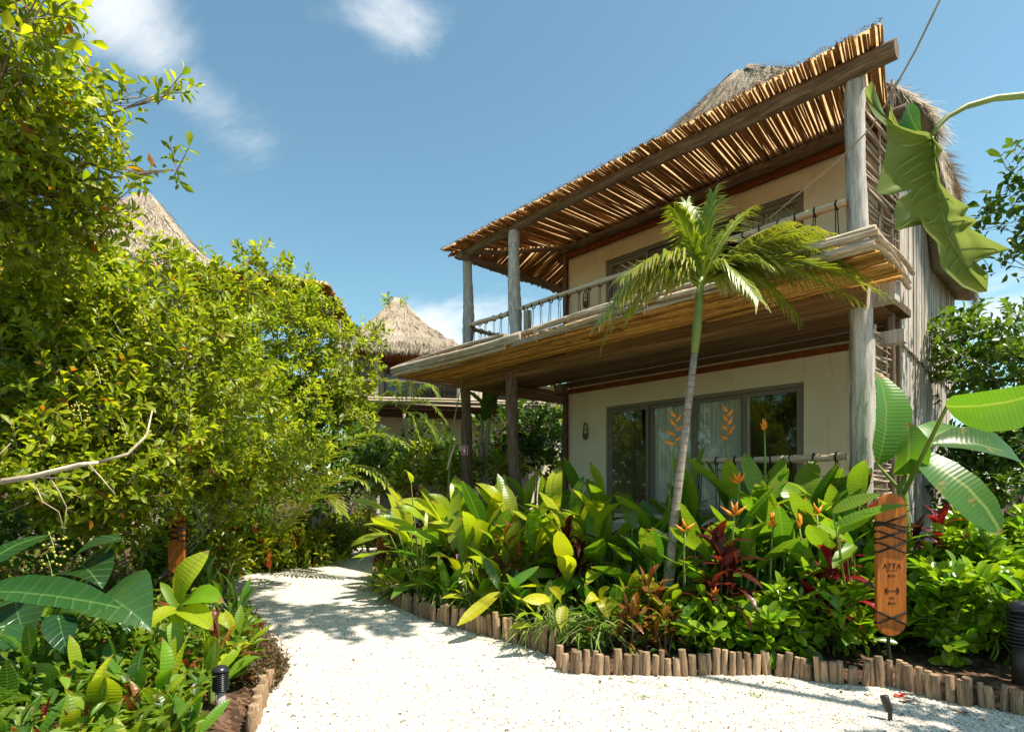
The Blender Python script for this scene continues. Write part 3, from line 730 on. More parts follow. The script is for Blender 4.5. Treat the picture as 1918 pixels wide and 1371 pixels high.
hbox('attic_ceiling', .3, TW - .2, S_ + .2, 6.2, 6.3, 6.4, M_INSIDE)
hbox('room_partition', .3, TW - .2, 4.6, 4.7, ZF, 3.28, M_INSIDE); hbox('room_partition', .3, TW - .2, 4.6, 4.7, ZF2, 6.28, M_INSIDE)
ter = hbox('terrace_floor', .0, T3, -.1, S_, .1, ZF - .01, M_STUCCO)
# trim boards and inner logs on the wall
hbox('trim_board', .1, TW + .25, S_ - .07, S_ - .004, 6.17, 6.29, M_TRIM)
hbox('trim_board', .1, TW + .30, S_ - .05, S_ - .004, 3.40, 3.49, M_TRIM)
log('wall_plate_log', BEAMS, H(-.05, S_ - .10, 6.37), H(TW + .15, S_ - .10, 6.38), .085, house)
# posts
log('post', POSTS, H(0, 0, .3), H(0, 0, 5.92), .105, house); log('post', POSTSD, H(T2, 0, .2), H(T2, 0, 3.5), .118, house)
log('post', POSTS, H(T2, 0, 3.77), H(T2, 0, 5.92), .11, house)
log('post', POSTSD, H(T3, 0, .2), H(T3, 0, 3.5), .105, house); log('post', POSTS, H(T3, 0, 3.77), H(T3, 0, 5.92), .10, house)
for z0, z1 in ((.3, 3.42), (ZF2, 6.34)):
    hbox('corner_post', TW + .01, TW + .11, S_ - .02, S_ + .09, z0, z1, M_TRIM)
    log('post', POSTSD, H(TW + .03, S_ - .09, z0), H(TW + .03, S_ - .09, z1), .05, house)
hbox('bracket_block', TW - .05, TW + .2, S_ - .2, S_ - .08, 3.43, 3.6, M_BEAM)
# main beams
log('beam', BEAMS, H(-.36, 0, 5.97), H(T3 + .2, 0, 5.95), .105, house)
log('beam', BEAMS, H(T3, -.15, 5.94), H(T3, 5.0, 5.94), .085, house)
timber('deck_beam', H(-.1, 0, 3.495), H(T3 + .1, 0, 3.495), .085, .105, house); timber('deck_beam', H(T3, .09, 3.49), H(T3, 4.8, 3.49), .08, .10, house)
timber('wall_ledger', H(.2, S_ - .065, 3.575), H(TW + .3, S_ - .065, 3.575), .06, .042, house)
hbox('beam_end', -.33, -.10, .05, .25, 3.44, 3.63, M_PLANK); hbox('beam_end', -.22, .1, .95, 1.12, 3.18, 3.33, M_PLANK)
# balcony floor: dark planks below, laid along the front
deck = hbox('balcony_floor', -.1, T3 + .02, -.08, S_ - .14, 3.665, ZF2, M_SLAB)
for k in range(11):
    v0 = .1 + k * .16
    timber('plank', H(0, v0 + .075, 3.643 + U(-.008, .0)), H(T3, v0 + .075, 3.643 + U(-.008, .0)), .073 + U(-.006, .0), .02, deck)
# stick apron round the balcony
OVH = 0.97
def lipz(o): return 3.64 + .03 * o
TR = -.415
mbm = MB()
mbm.add([H(TR, -OVH, 3.735), H(T3 + OVH, -OVH, 3.735), H(T3, 0, 3.72), H(TR, 0, 3.72)], [(0, 1, 2, 3)])
mbm.add([H(T3 + OVH, -OVH, 3.736), H(T3 + OVH, 4.4, 3.736), H(T3, 4.4, 3.721), H(T3, 0, 3.721)], [(0, 1, 2, 3)])
apron = mbm.build('balcony_apron', M_MAT, house)
no = 27
for k in range(no):
    o = OVH * (k + .5) / no
    cuts = [TR + U(-.03, .03)] + sorted(U(.8, T3 - .8) for _ in range(2)) + [T3 + o + U(-.03, .03)]
    for a, b in zip(cuts[:-1], cuts[1:]):
        log('stick', SKIRTS, H(a + .01, -o + U(-.02, .02), lipz(o) + U(-.034, .03)), H(b - .01, -o + U(-.02, .02), lipz(o) + U(-.034, .03)), U(.014, .032), apron)
    log('stick', SKIRTS, H(T3 + o, -o + .02, lipz(o) + U(-.01, .01)), H(T3 + o, 4.3, lipz(o) + U(-.01, .01)), U(.017, .026), apron)
for z, o, r in ((3.635, .975, .030), (3.69, 1.0, .034), (3.755, 1.0, .036), (3.82, .965, .040)):
    for a, b in ((TR + U(-.03, .03), U(1.6, 2.4)), (U(1.8, 2.2), U(4.2, 5)), (U(4.1, 4.5), T3 + o + .02)):
        log('lip_pole', POLES, H(a, -o + U(-.012, .012), z + U(-.008, .008)), H(b, -o + U(-.012, .012), z + U(-.008, .008)), r * U(.85, 1.12), apron)
    log('lip_pole', POLES, H(T3 + o, -o, z), H(T3 + o, 4.3, z), r, apron)
for t in np.arange(.1, 7.3, .62):
    for q in range(2):
        mb = MB(); tt = t + U(-.05, .05); mb.tube([H(tt, -OVH - .035, 3.82), H(tt, -OVH - .055, 3.74), H(tt + U(-.03, .03), -OVH - .05, 3.63 - U(0, .08))], .0035, 3); mb.build('string_tie', M_RAIL, apron)
for k in range(3): log('lip_pole', POLES, H(TR, -OVH, 3.66 + k * .06), H(TR + .04, .5, 3.66 + k * .06), .026, apron)
# rails with rope lashings
def railing(pts, zr, z0, r=.042, gap=.2, par=house):
    first = None
    for (a, b) in zip(pts[:-1], pts[1:]):
        pa, pb = H(a[0], a[1], zr), H(b[0], b[1], zr)
        rl = log('rail', RAILS, pa, pb, r, par)
        L_ = (pb - pa).length; d = (pb - pa) / L_; n = int(L_ / gap)
        for k in range(n):
            s = (k + .5) / n * L_ + U(-.02, .02); q = pa + d * s
            mb = MB()
            ring = [q + d * U(-.006, .006) + (Vector((0, 0, math.cos(an))) + d.cross(Vector((0, 0, 1))) * math.sin(an)) * (r + .007) for an in [i * .7854 for i in range(9)]]
            mb.tube(ring, .010, 5, False)
            foot = q + d * (gap * .22 * (1 if k % 2 else -1)); foot.z = z0
            side = d.cross(Vector((0, 0, 1)))
            mb.tube([q - Vector((0, 0, r)) + side * .01, foot + side * .01], .0055, 4); mb.tube([q - Vector((0, 0, r)) - side * .01 + d * .012, foot + d * .05], .0055, 4)
            mb.build('rope', M_ROPE, rl)
railing([(.1, 0), (T2 - .1, 0)], 4.57, ZF2); railing([(T2 + .1, 0), (T3 - .08, 0)], 4.57, ZF2); railing([(T3, .08), (T3, 4.4)], 4.57, ZF2)
railing([(.1, .02), (1.9, .02)], 1.83, ZF + .02)
hbox('rail_post', 4.95, 5.05, -.03, .05, ZF2, 4.52, M_POLE)
# sliding doors
def sliding_door(z0, z1, curtains):
    fr = MB(); dz = z1 - z0; v = S_ + .07
    def bar(t0, t1, a, b, vv=v, th=.035): fr.box(H((t0 + t1) / 2, vv, (a + b) / 2), UH * (t1 - t0) / 2, VH * th, Vector((0, 0, (b - a) / 2)))
    bar(D0 + .001, D0 + .06, z0, z1); bar(D1_ - .06, D1_ - .001, z0, z1); bar(D0 + .06, D1_ - .06, z1 - .06, z1 - .001); bar(D0 + .06, D1_ - .06, z0 + .001, z0 + .04)
    d = fr.build('sliding_door', M_FRAME, house)
    w = (D1_ - D0 - .12) / 4
    for k in range(4):
        a = D0 + .06 + k * w; b = a + w; vv = v + (.045 if k in (1, 2) else -.005) ; fr = MB()
        bar(a + .002, a + .055, z0 + .045, z1 - .065, vv, .018); bar(b - .055, b - .002, z0 + .045, z1 - .065, vv, .018)
        bar(a + .055, b - .055, z1 - .125, z1 - .066, vv, .018); bar(a + .055, b - .055, z0 + .045, z0 + .12, vv, .018)
        fr.build('panel_frame', M_FRAME, d)
        mb = MB(); mb.add([H(a + .05, vv, z0 + .1), H(b - .05, vv, z0 + .1), H(b - .05, vv, z1 - .1), H(a + .05, vv, z1 - .1)], [(0, 1, 2, 3)]); mb.build('pane', M_GLASS, d)
        if k in curtains:
            Vc = []; n = 90; a2, b2 = a - .05, b + .02
            for i in range(n + 1):
                t = a2 + (b2 - a2) * i / n; vv2 = S_ + .22 + .035 * math.sin(i * .82) + .012 * math.sin(i * .31)
                Vc += [H(t, vv2, z0 + .05), H(t, vv2, z1 + .05)]
            mk('curtain', Vc, [(2 * i, 2 * i + 2, 2 * i + 3, 2 * i + 1) for i in range(n)], M_CURTAIN, d, True)
    return d
sliding_door(ZF, 3.05, (1, 2)); sliding_door(ZF2 + .02, 5.87, (2, 3, 0))
# rope-ring wall lamps
def sconce(t, z, par, name='wall_lamp'):
    mb = MB(); c = H(t, S_ - .045, z)
    pts = [c + UH * .055 * math.sin(a) * (1.1 if math.cos(a) < 0 else .9) + Vector((0, 0, .16 * math.cos(a))) for a in np.linspace(0, 2 * math.pi, 21)]
    mb.tube(pts, .012, 6, False); o = mb.build(name, M_SCONCE, par, True)
    mb = MB(); mb.tube([H(t, S_ - .05, z - .17), H(t, S_ - .05, z - .10), H(t, S_ - .05, z - .06)], [.04, .055, .045], 10); mb.build('lamp_cup', M_SCONCE, o, True)
    mb = MB(); mb.tube([H(t, S_ - .003, z + .02), H(t, S_ - .05, z + .02)], .012, 6); mb.build('lamp_bracket', M_SCONCE, o)
sconce(5.32, 2.62, house); sconce(5.32, 5.25, house)
# pent roof of sticks under an added translucent sheet that brightens the gaps
ER, EL, EF, SK, RS = -.33, T3 + .31, .40, .21, .19
def rz(v): return 6.085 + RS * v
def hip_t(v): return EL - (v + EF) * (EL - TW) / (S_ + EF)
zc_ = .06
mbm = MB()
mbm.add([H(ER + .03, -EF + .06, rz(-EF) + zc_), H(EL - .06, -EF + .04, rz(-EF) + zc_), H(TW + .0, S_ + .25, rz(S_ + .25) + zc_), H(ER + .58, S_ + .25, rz(S_ + .25) + zc_)], [(0, 1, 2, 3)])
mbm.add([H(EL - .06, -EF + .04, rz(-EF) + zc_ + .002), H(EL - .06, 5.1, rz(-EF) + zc_ + .002), H(TW, 5.1, rz(S_) + zc_ + .05), H(TW, S_ + .25, rz(S_ + .25) + zc_ + .002)], [(0, 1, 2, 3)])
pent = mbm.build('stick_roof', M_MAT, house)
t = ER
while t < EL - .03:
    r = U(.011, .022); t += r
    w1 = min((EL - t) / (SK + (EL - TW) / (S_ + EF)), S_ + EF + .2)
    jit = U(-.06, .04)
    if w1 > .12:
        dz = U(-.010, .012)
        log('stick', STICKS, H(t, -EF + jit, rz(-EF) + dz), H(t + SK * w1 + U(-.009, .009), -EF + w1, rz(-EF + w1) + dz + U(-.008, .008)), r, pent)
    t += r + (U(.002, .009) if random.random() < .4 else U(-.006, .001))
sl = (rz(S_) - rz(-EF)) / (EL - TW)
v = -EF + .05
while v < 5.0:
    r = U(.016, .028); v += r
    te = hip_t(v) if v < S_ else TW + .03
    if EL - te > .1: log('stick', STICKS, H(EL + U(-.05, .05), v, rz(-EF) + U(-.01, .01)), H(te, v + U(-.02, .02), rz(-EF) + sl * (EL - te) + U(-.008, .008)), r, pent)
    v += r + (U(.002, .009) if random.random() < .4 else U(-.006, .001))
log('hip_rafter', BEAMS, H(T3 + .1, -.12, 6.0), H(TW + .05, S_ - .12, 6.40), .045, house)
# ragged straw along the eaves
mb_P, mb_D, mb_N, mb_L = [], [], [], []
for _ in range(900):
    tt = U(ER, EL); mb_P.append(H(tt, -EF + U(0, .10), rz(-EF) + .048 + U(0, .012))); mb_D.append(-VH * U(.4, 1) + UH * U(-.8, .8) + Vector((0, 0, U(-.25, .35)))); mb_N.append((0, 0, 1)); mb_L.append(U(.03, .075))
for _ in range(700):
    vv = U(-EF, 3.5); mb_P.append(H(EL - U(0, .08), vv, rz(-EF) + .048 + U(0, .012))); mb_D.append(UH * U(.4, 1) + VH * U(-.8, .8) + Vector((0, 0, U(-.25, .35)))); mb_N.append((0, 0, 1)); mb_L.append(U(.03, .075))
V, Fc = leaf_cloud(np.array(mb_P), np.array(mb_D), np.array(mb_N, float) + .01, np.array(mb_L), np.full(len(mb_L), .0035), STRAW)
tag(mk('eave_straw', V, Fc, M_STRAW, house), kind='stuff')
# woven twig screens between the near post and the wall
def screen(z0, z1, v0, v1, gap, tilt):
    mb = MB()
    for v in np.linspace(v0 + .12, v1 - .12, 3): mb.tube([H(.02, v, z0), H(.02, v, z1)], .016, 5)
    s = mb.build('twig_screen', M_TWIG, house)
    z = z0 + .03
    while z < z1 - tilt:
        log('twig', TWIGS, H(.02 + U(-.02, .02), v0 + U(-.04, .02), z + U(-.012, .012)), H(.02 + U(-.02, .02), v1 + U(-.02, .05), z + tilt + U(-.02, .02)), U(.013, .022), s)
        z += gap * U(.75, 1.2)
screen(1.0, 3.38, .14, 1.35, .055, .0); screen(3.8, 5.95, .12, 1.75, .058, .12)
for v, r in ((1.5, .05), (1.66, .04), (1.8, .055)):
    for z0, z1 in ((.3, 6.2),): log('post', POSTSD, H(.05, v, z0), H(.05 + U(-.02, .02), v, z1), r, house)
# side wall of upright bleached planks, the upper boarding proud of the lower
sw = MB(); sw.box(H(.205, 4.05, 3.4), UH * .012, VH * 2.14, Vector((0, 0, 3.1))); sidewall = sw.build('side_wall', M_PLANK, house)
v = 1.9
while v < 6.1:
    w = U(.09, .2); zs = 3.47 - .06 * (v - 2.1)
    for (ta, za, zb) in ((.125, zs + U(-.03, .02), 6.85), (.165, .1, zs + .15)):
        mb = MB(); tt = ta + U(-.008, .008); tl = U(-.006, .006)
        mb.box(H(tt, v + w / 2, (za + zb) / 2), UH * .014 + VH * tl, VH * (w / 2 - U(.006, .013)), Vector((0, 0, (zb - za) / 2)) + VH * U(-.012, .012)); mb.build('plank', M_PLANK, sidewall)
    v += w
# thatch
def thatch_roof(parent, peak, ring, prof_drop, nstraw, seed, straw=.34, name='thatch_roof'):
    """ring: list of (shoulder point, bottom point); a peak, concave slopes, a hanging fringe"""
    r = np.random.default_rng(seed); n = len(ring); rows = 9; V = []
    pk = np.array(peak); S = np.array([a for a, b in ring]); B = np.array([b for a, b in ring])
    for i in range(rows):
        s = i / (rows - 1); s2 = .06 + .94 * s
        P = pk + (S - pk) * s2; P[:, 2] -= prof_drop * np.sin(math.pi * s)
        V.append(P + r.normal(0, .02, P.shape))
    for q in (.35, .7, 1.0): V.append(S + (B - S) * q + r.normal(0, .015, S.shape))
    ctr = B.mean(0); inn = B + (ctr - B) * .10; inn[:, 2] = B[:, 2] + .04; V.append(inn)
    inn2 = B + (ctr - B) * .16; inn2[:, 2] = np.maximum(B[:, 2] + .5, S[:, 2] - .25); V.append(inn2)
    m = len(V); VV = np.concatenate(V)
    faces = [(i * n + k, (i + 1) * n + k, (i + 1) * n + (k + 1) % n, i * n + (k + 1) % n) for i in range(m - 1) for k in range(n)]
    faces.append(tuple(range(n)))
    o = mk(name, VV, faces, M_THATCH, parent, True)
    G3 = np.stack(V[:rows + 3])               # rows x n x 3
    k = r.integers(0, n, nstraw); fr = r.random((nstraw, 1)); row = (rows + 1.99) * np.sqrt(r.random(nstraw)); ri = row.astype(int); rf = (row - ri)[:, None]
    k2 = (k + 1) % n
    A = G3[ri, k] * (1 - fr) + G3[ri, k2] * fr; Bq = G3[ri + 1, k] * (1 - fr) + G3[ri + 1, k2] * fr
    P = A * (1 - rf) + Bq * rf
    D = nrm(Bq - A); out = nrm(P - np.array([ctr[0], ctr[1], P[:, 2].mean() - 1.5]))
    D = nrm(D + out * r.uniform(.0, .10, (nstraw, 1)) + .16 * r.normal(size=(nstraw, 3)))
    Ls = straw * r.uniform(.4, 1.2, nstraw)
    V2, F2 = leaf_cloud(P + out * .012, D, out, Ls, np.full(nstraw, .0042) * r.uniform(.6, 1.6, nstraw), STRAW)
    tag(mk('straw', V2, F2, M_STRAW, o), kind='stuff')
    return o
ring = []
def sb(v): return 6.45 if v < 2.9 else (6.45 - (v - 2.9) * 1.2 if v < 4.15 else 4.9)
ns = 14
for i in range(ns): ring.append((H(.15 + (TW + .1) * i / ns, 2.0, 6.86), H(.15 + (TW + .1) * i / ns, 1.92, 6.70)))
for i in range(ns): vv = 2.0 + 4.5 * i / ns; ring.append((H(TW + .2, vv, 6.72), H(TW + .35, vv, 6.45)))
for i in range(ns): tt = TW + .2 - (TW + .2) * i / ns; ring.append((H(tt, 6.5, 6.7), H(tt, 6.7, 6.3)))
for i in range(22):
    vv = 6.4 - 4.45 * i / 22; f = math.sin(min(1, (6.6 - vv) / .8) * 1.57)
    ring.append((H(.10 - .06 * f, vv, 6.92 - .12 * (vv < 2.6)), H(-.02 - .17 * f, vv, sb(vv))))
thatch_roof(house, H(3.15, 4.15, 9.85), ring, -.02, 30000, 3)

# ------------------------------------------------------------------ the house at the end of the path
FA = Vector((math.sin(math.radians(76)), math.cos(math.radians(76)), 0)); DA = Vector((-FA.y, FA.x, 0))
OA = R(660, 912, 17.4); OA.z = 0
def HA(a, b, z): return OA + FA * a + DA * b + Vector((0, 0, z))
houseA = thing('garden_house', HA(3, 1, gz(*HA(3, 1, 0)[:2])), 'distant thatched house with rope-railed balcony beyond the small palm', 'house')
def abox(name, a0, a1, b0, b1, z0, z1, mat, par=None):
    mb = MB(); mb.box(HA((a0 + a1) / 2, (b0 + b1) / 2, (z0 + z1) / 2), FA * (a1 - a0) / 2, DA * (b1 - b0) / 2, Vector((0, 0, (z1 - z0) / 2)))
    return mb.build(name, mat, par or houseA)
abox('wall', 0, 7.2, 1.3, 4.6, .2, 5.95, M_STUCCO)
abox('balcony_floor', -.3, 7.3, -.3, 1.29, 3.85, 4.05, M_SLAB)
abox('trim_board', -.1, 7.2, 1.22, 1.297, 5.55, 5.68, M_TRIM); abox('ceiling_board', -.3, 3.4, -.2, 1.2, 5.70, 5.78, M_STICK)
abox('eave_beam', -.3, 3.5, -.2, -.08, 5.58, 5.72, M_TRIM)
for a in (0.75, 4.35, 7.0): log('post', POSTS, HA(a, -.1, .2), HA(a, -.1, 5.62), .09, houseA)
log('post', POSTS, HA(-.15, -.05, .2), HA(-.15, -.05, 5.62), .09, houseA)
wp = abox('wattle_panel', -.1, .64, -.06, -.03, 4.1, 5.65, M_TWIG)
for k in range(28): log('twig', TWIGS, HA(-.12, -.08 + U(-.02, .02), 4.12 + k * .056), HA(.66, -.08 + U(-.02, .02), 4.12 + k * .056 + U(-.02, .02)), .022, wp)
for a, b in ((1.0, 1.75), (2.0, 2.75), (2.8, 3.5), (4.6, 5.4), (5.5, 6.3)):
    dr = abox('glass_door', a, b, 1.24, 1.296, 4.06, 5.5, M_FRAME); mb = MB(); mb.add([HA(a + .06, 1.23, 4.14), HA(b - .06, 1.23, 4.14), HA(b - .06, 1.23, 5.43), HA(a + .06, 1.23, 5.43)], [(0, 1, 2, 3)]); mb.build('pane', M_GLASS, dr)
for a, b in ((.8, 1.9), (2.4, 3.5), (4.8, 6)):
    abox('dark_door', a, b, 1.24, 1.296, .8, 2.85, M_FRAME)
rl = log('rail', RAILS, HA(-.1, -.12, 4.82), HA(7.2, -.12, 4.82), .04, houseA)
for k in range(48):
    a = k * .15 + .05; mb = MB(); mb.tube([HA(a, -.12, 4.86), HA(a + U(-.02, .02), -.12, 4.06)], .012, 4); mb.build('rope', M_ROPE, rl)
ap = abox('balcony_apron', -.35, 7.4, -.95, -.31, 3.93, 3.95, M_SLAB)
for k in range(9): log('stick', POLES, HA(-.4 + U(-.1, .1), -.95 + k * .07, 3.99 + U(-.01, .02)), HA(7.4, -.95 + k * .07, 3.99 + U(-.01, .02)), .035, ap)
for z in (4.05, 4.12): log('lip_pole', POLES, HA(-.4, -.97, z), HA(7.4, -.97, z), .04, ap)
mb = MB(); cpt = HA(3.55, 1.22, 5.1)
mb.tube([cpt + FA * .05 * math.sin(a) + Vector((0, 0, .14 * math.cos(a))) for a in np.linspace(0, 6.283, 15)], .013, 5, False); mb.build('wall_lamp', M_SCONCE, houseA)
ring = []
q4 = [(-.55, -.45), (3.45, -.45), (3.45, 4.0), (-.55, 4.0)]
for (x0, y0), (x1, y1) in zip(q4, q4[1:] + q4[:1]):
    for i in range(10):
        f = i / 10; a, b = x0 + (x1 - x0) * f, y0 + (y1 - y0) * f
        ring.append((HA(1.45 + (a - 1.45) * .95, 1.78 + (b - 1.78) * .95, 5.98), HA(a, b, 5.74)))
thatch_roof(houseA, HA(1.45, 1.8, 8.15), ring, .2, 14000, 5, .3)

# the house behind the big shrubs on the left
OB = Vector((-8.45, 13.0, 0)); ab = math.radians(6)
FB = Vector((math.cos(ab), math.sin(ab), 0)); DB = Vector((-math.sin(ab), math.cos(ab), 0))
def HB(a, b, z): return OB + FB * a + DB * b + Vector((0, 0, z))
houseB = thing('hidden_house', HB(0, 0, gz(OB.x, OB.y)), 'thatched house mostly hidden behind the tall leafy shrubs', 'house')
mb = MB(); mb.box(HB(0, 0, 3.1), FB * 1.6, DB * 1.6, Vector((0, 0, 2.9))); mb.build('wall', M_STUCCO, houseB)
ring = []
q4 = [(-2.0, -2.0), (2.0, -2.0), (2.0, 2.0), (-2.0, 2.0)]
for (x0, y0), (x1, y1) in zip(q4, q4[1:] + q4[:1]):
    for i in range(10):
        f = i / 10; a, b = x0 + (x1 - x0) * f, y0 + (y1 - y0) * f
        ring.append((HB(a * .97, b * .97, 6.2), HB(a * 1.02, b * 1.02, 5.92)))
thatch_roof(houseB, HB(0, 0, 8.35), ring, .12, 14000, 6, .3)
mbm = MB(); mbm.add([HB(1.7, -1.6, 6.12), HB(4.4, -1.6, 5.82), HB(4.4, 2.4, 5.82), HB(1.7, 2.4, 6.12)], [(0, 1, 2, 3)]); pb = mbm.build('stick_roof', M_MAT, houseB)
for k in range(56):
    b = -1.6 + k * .073; log('stick', STICKS, HB(4.45 + U(-.05, .05), b, 5.75), HB(1.7, b, 6.06), .03, pb)
log('beam', BEAMS, HB(4.15, -1.7, 5.68), HB(4.15, 2.5, 5.68), .09, houseB)
for b in (-1.5, .4, 2.3): log('post', POSTS, HB(4.15, b, .2), HB(4.15, b, 5.62), .1, houseB)
mb = MB(); mb.box(HB(3.1, .4, 3.6), FB * 1.4, DB * 2.0, Vector((0, 0, .12))); mb.build('balcony_floor', M_SLAB, houseB)

#PLANTS#
# ------------------------------------------------------------------ plant builders
def vrand(s=1.0): return Vector((U(-s, s), U(-s, s), U(-s, s)))
def adir(az, el): return Vector((math.cos(az) * math.cos(el), math.sin(az) * math.cos(el), math.sin(el)))
def paddle_plant(name, label, cat, group, base, n, height, L_, fam, wide=1.0, spread=.16, az0=None, azs=3.14, stalk=True, el=(.1, 1.3), lean=(0, 0)):
    root = thing(name, base, label, cat, group)
    for i in range(n):
        f = i / max(1, n - 1)                                   # inner upright to outer drooping
        az = (U(0, 6.28) if az0 is None else az0 + U(-azs, azs))
        e = el[1] + (el[0] - el[1]) * f + U(-.2, .2)
        d = adir(az, 0)
        h = height * (1.0 - .62 * f) * U(.8, 1.12)
        p0 = Vector(base) + d * spread * (.4 + f) * U(.7, 1.3) + Vector((lean[0] * h, lean[1] * h, h))
        p1 = p0 + (adir(az + U(-.3, .3), e) + Vector((lean[0], lean[1], 0)) * .6).normalized() * L_ * U(.75, 1.15)
        put_leaf(fam, p0, p1, root, Vector((0, 0, 1)) - d * max(0, math.sin(e)) * 1.2 + vrand(.35), wide * U(.85, 1.15))
        if stalk and h > .08: inst('petiole', STALK, frame(Vector(base) + d * .03 + Vector((0, 0, -.02)), p0 + (p1 - p0) * .03, (1, .3, 0), .011 + L_ * .007), root)
    return root
def ti_plant(name, label, group, base, heads, L_, fam, n=11, wide=1.0, droop=0.0):
    """one or more bare stems, each carrying a rosette; heads: heights and offsets"""
    root = thing(name, base, label, 'ti plant', group)
    for (ox, oy, h) in heads:
        top = Vector(base) + Vector((ox, oy, h))
        b0 = Vector(base) + Vector((ox * .3, oy * .3, -.03)); kn = b0.lerp(top, .55) + vrand(.03); inst('stem', STALKB, frame(b0, kn, (1, .2, 0), .012), root); inst('stem', STALKB, frame(kn - (kn - b0) * .03, top, (1, .2, 0), .010), root)
        for k in range(n):
            f = k / (n - 1); az = k * 2.4 + U(-.3, .3); e = 1.35 - 1.45 * f - droop * f + U(-.15, .15)
            p0 = top + Vector((0, 0, -.10 * f)) + adir(az, 0) * .012
            put_leaf(fam, p0, p0 + adir(az, e) * L_ * U(.75, 1.1), root, Vector((0, 0, 1)) - adir(az, 0) * max(0, math.sin(e)) + vrand(.2), wide)
    return root
def grass_plant(name, label, cat, group, base, n, L_, w, mat, el=(.35, 1.35)):
    az = rng.uniform(0, 6.28, n); e = rng.uniform(el[0], el[1], n)
    D = np.stack([np.cos(az) * np.cos(e * .75), np.sin(az) * np.cos(e * .75), np.sin(e) * .75 - .15], -1)
    P = np.array(base)[None] + np.stack([np.cos(az), np.sin(az), np.zeros(n)], -1) * rng.uniform(.0, .05, (n, 1))
    Ls = L_ * rng.uniform(.55, 1.15, n)
    V, Fc = leaf_cloud(P, D, np.tile([0, 0, 1.0], (n, 1)) + .15 * unitv(n), Ls, np.full(n, w) * rng.uniform(.7, 1.2, n), (ST_V, ST_F))
    root = thing(name, base, label, cat, group)
    tag(mk('blades', V, Fc, mat, root, True), kind='stuff'); return root
def shrub(name, label, cat, group, base, clumps, mat, dens, leafL, leafW, per=9, twigL=.2, limb=.018, upb=.35, bark=None, shell=.45, stems=True, hub=None, templ=(LT_V, LT_F)):
    root = thing(name, base, label, cat, group)
    mbt = MB(); mbw = MB()
    V, Fc = crown(clumps, dens, leafL, leafW, per, twigL, upb, shell, mbw, templ)
    fo = tag(mk('crown', V, Fc, mat, root, True), kind='stuff')
    if mbw.V: tag(mbw.build('twigs', bark or M_BARK, fo), kind='stuff')
    if hub is not None:
        mb = MB(); b = Vector(base); mb.tube(bez(b - Vector((0, 0, .05)), b.lerp(hub, .5) + vrand(.1), hub, 6), [limb * 2.2, limb * 2, limb * 1.9, limb * 1.8, limb * 1.7, limb * 1.5], 8); mb.build('trunk', bark or M_BARK, root, True)
    if stems:
        for c, r in clumps:
            c = Vector(c) - Vector((0, 0, r[2] * .25)); b = Vector(hub or base); m = b.lerp(c, .5) + Vector((U(-.2, .2), U(-.2, .2), (c - b).length * U(-.12, .18)))
            pts = bez(b - Vector((0, 0, .05)), m, c, 6); mb = MB()
            mb.tube(pts, [limb * (1.3 - .9 * i / 5) for i in range(6)], 6)
            mb.build('limb', bark or M_BARK, root, True)
            for _ in range(3):
                e = c + Vector([U(-.7, .7) * r[k] for k in range(3)]); mb = MB()
                mb.tube(bez(pts[4], pts[4].lerp(e, .5) + vrand(.05), e, 4), [limb * .45, limb * .35, limb * .25, limb * .12], 4); mb.build('branch', bark or M_BARK, root, True)
    return root
def CL(px, py, Y, rx, ry=None, rd=None):      # a clump from its place and size in the photograph at its distance
    k = Y / F; ry = rx if ry is None else ry
    return (R(px, py, Y), (rx * k, (rd if rd else rx * k), ry * k))
def frond(root, p0, pc, p1, ll, n=34, mat=M_PALM, dry=0.15, droop=.5, name='frond', w=.014, r0=.014, windv=(0, 0, 0)):
    pts = bez(p0, pc, p1, n + 6); V = []; Fc = []; dr = []
    mb = MB(); mb.tube(pts, [r0 * (1 - .85 * i / (n + 5)) for i in range(n + 6)], 5)
    V += mb.V; Fc += mb.F; dr += [.25] * len(mb.V)
    for i in range(5, n + 6):
        s = i / (n + 5); t = (pts[min(i + 1, n + 5)] - pts[i - 1]).normalized()
        side = t.cross(Vector((0, 0, 1)));
        if side.length < .05: side = Vector((1, 0, 0))
        side.normalize(); up = side.cross(t)
        Lx = ll * (.45 + .55 * math.sin(math.pi * min(1, (s * .95 + .12)))) * U(.8, 1.15)
        for sg in (-1, 1):
            d = (side * sg * .85 + t * (.55 + .5 * s) + up * U(.0, .35) + Vector(windv)).normalized()
            a = pts[i]; m = a + d * Lx * .5; d2 = (d + Vector((0, 0, -droop)) + vrand(.15) + Vector(windv) * .6).normalized(); e = m + d2 * Lx * .5
            wd = d.cross(up).normalized() * w
            b = len(V); tip = 1.0 if random.random() < dry else U(0, .35)
            V += [tuple(a - wd * .4), tuple(a + wd * .4), tuple(m - wd), tuple(m + wd), tuple(m.lerp(e, .6) - wd * .6), tuple(m.lerp(e, .6) + wd * .6), tuple(e)]
            dr += [.05, .05, .1 + tip * .2, .1 + tip * .2, tip * .7, tip * .7, tip]
            Fc += [(b, b + 1, b + 3, b + 2), (b + 2, b + 3, b + 5, b + 4), (b + 4, b + 5, b + 6)]
    o = mk(name, V, Fc, mat, root, True)
    at = o.data.attributes.new('dry', 'FLOAT', 'POINT'); at.data.foreach_set('value', [float(x) for x in dr])
    return o

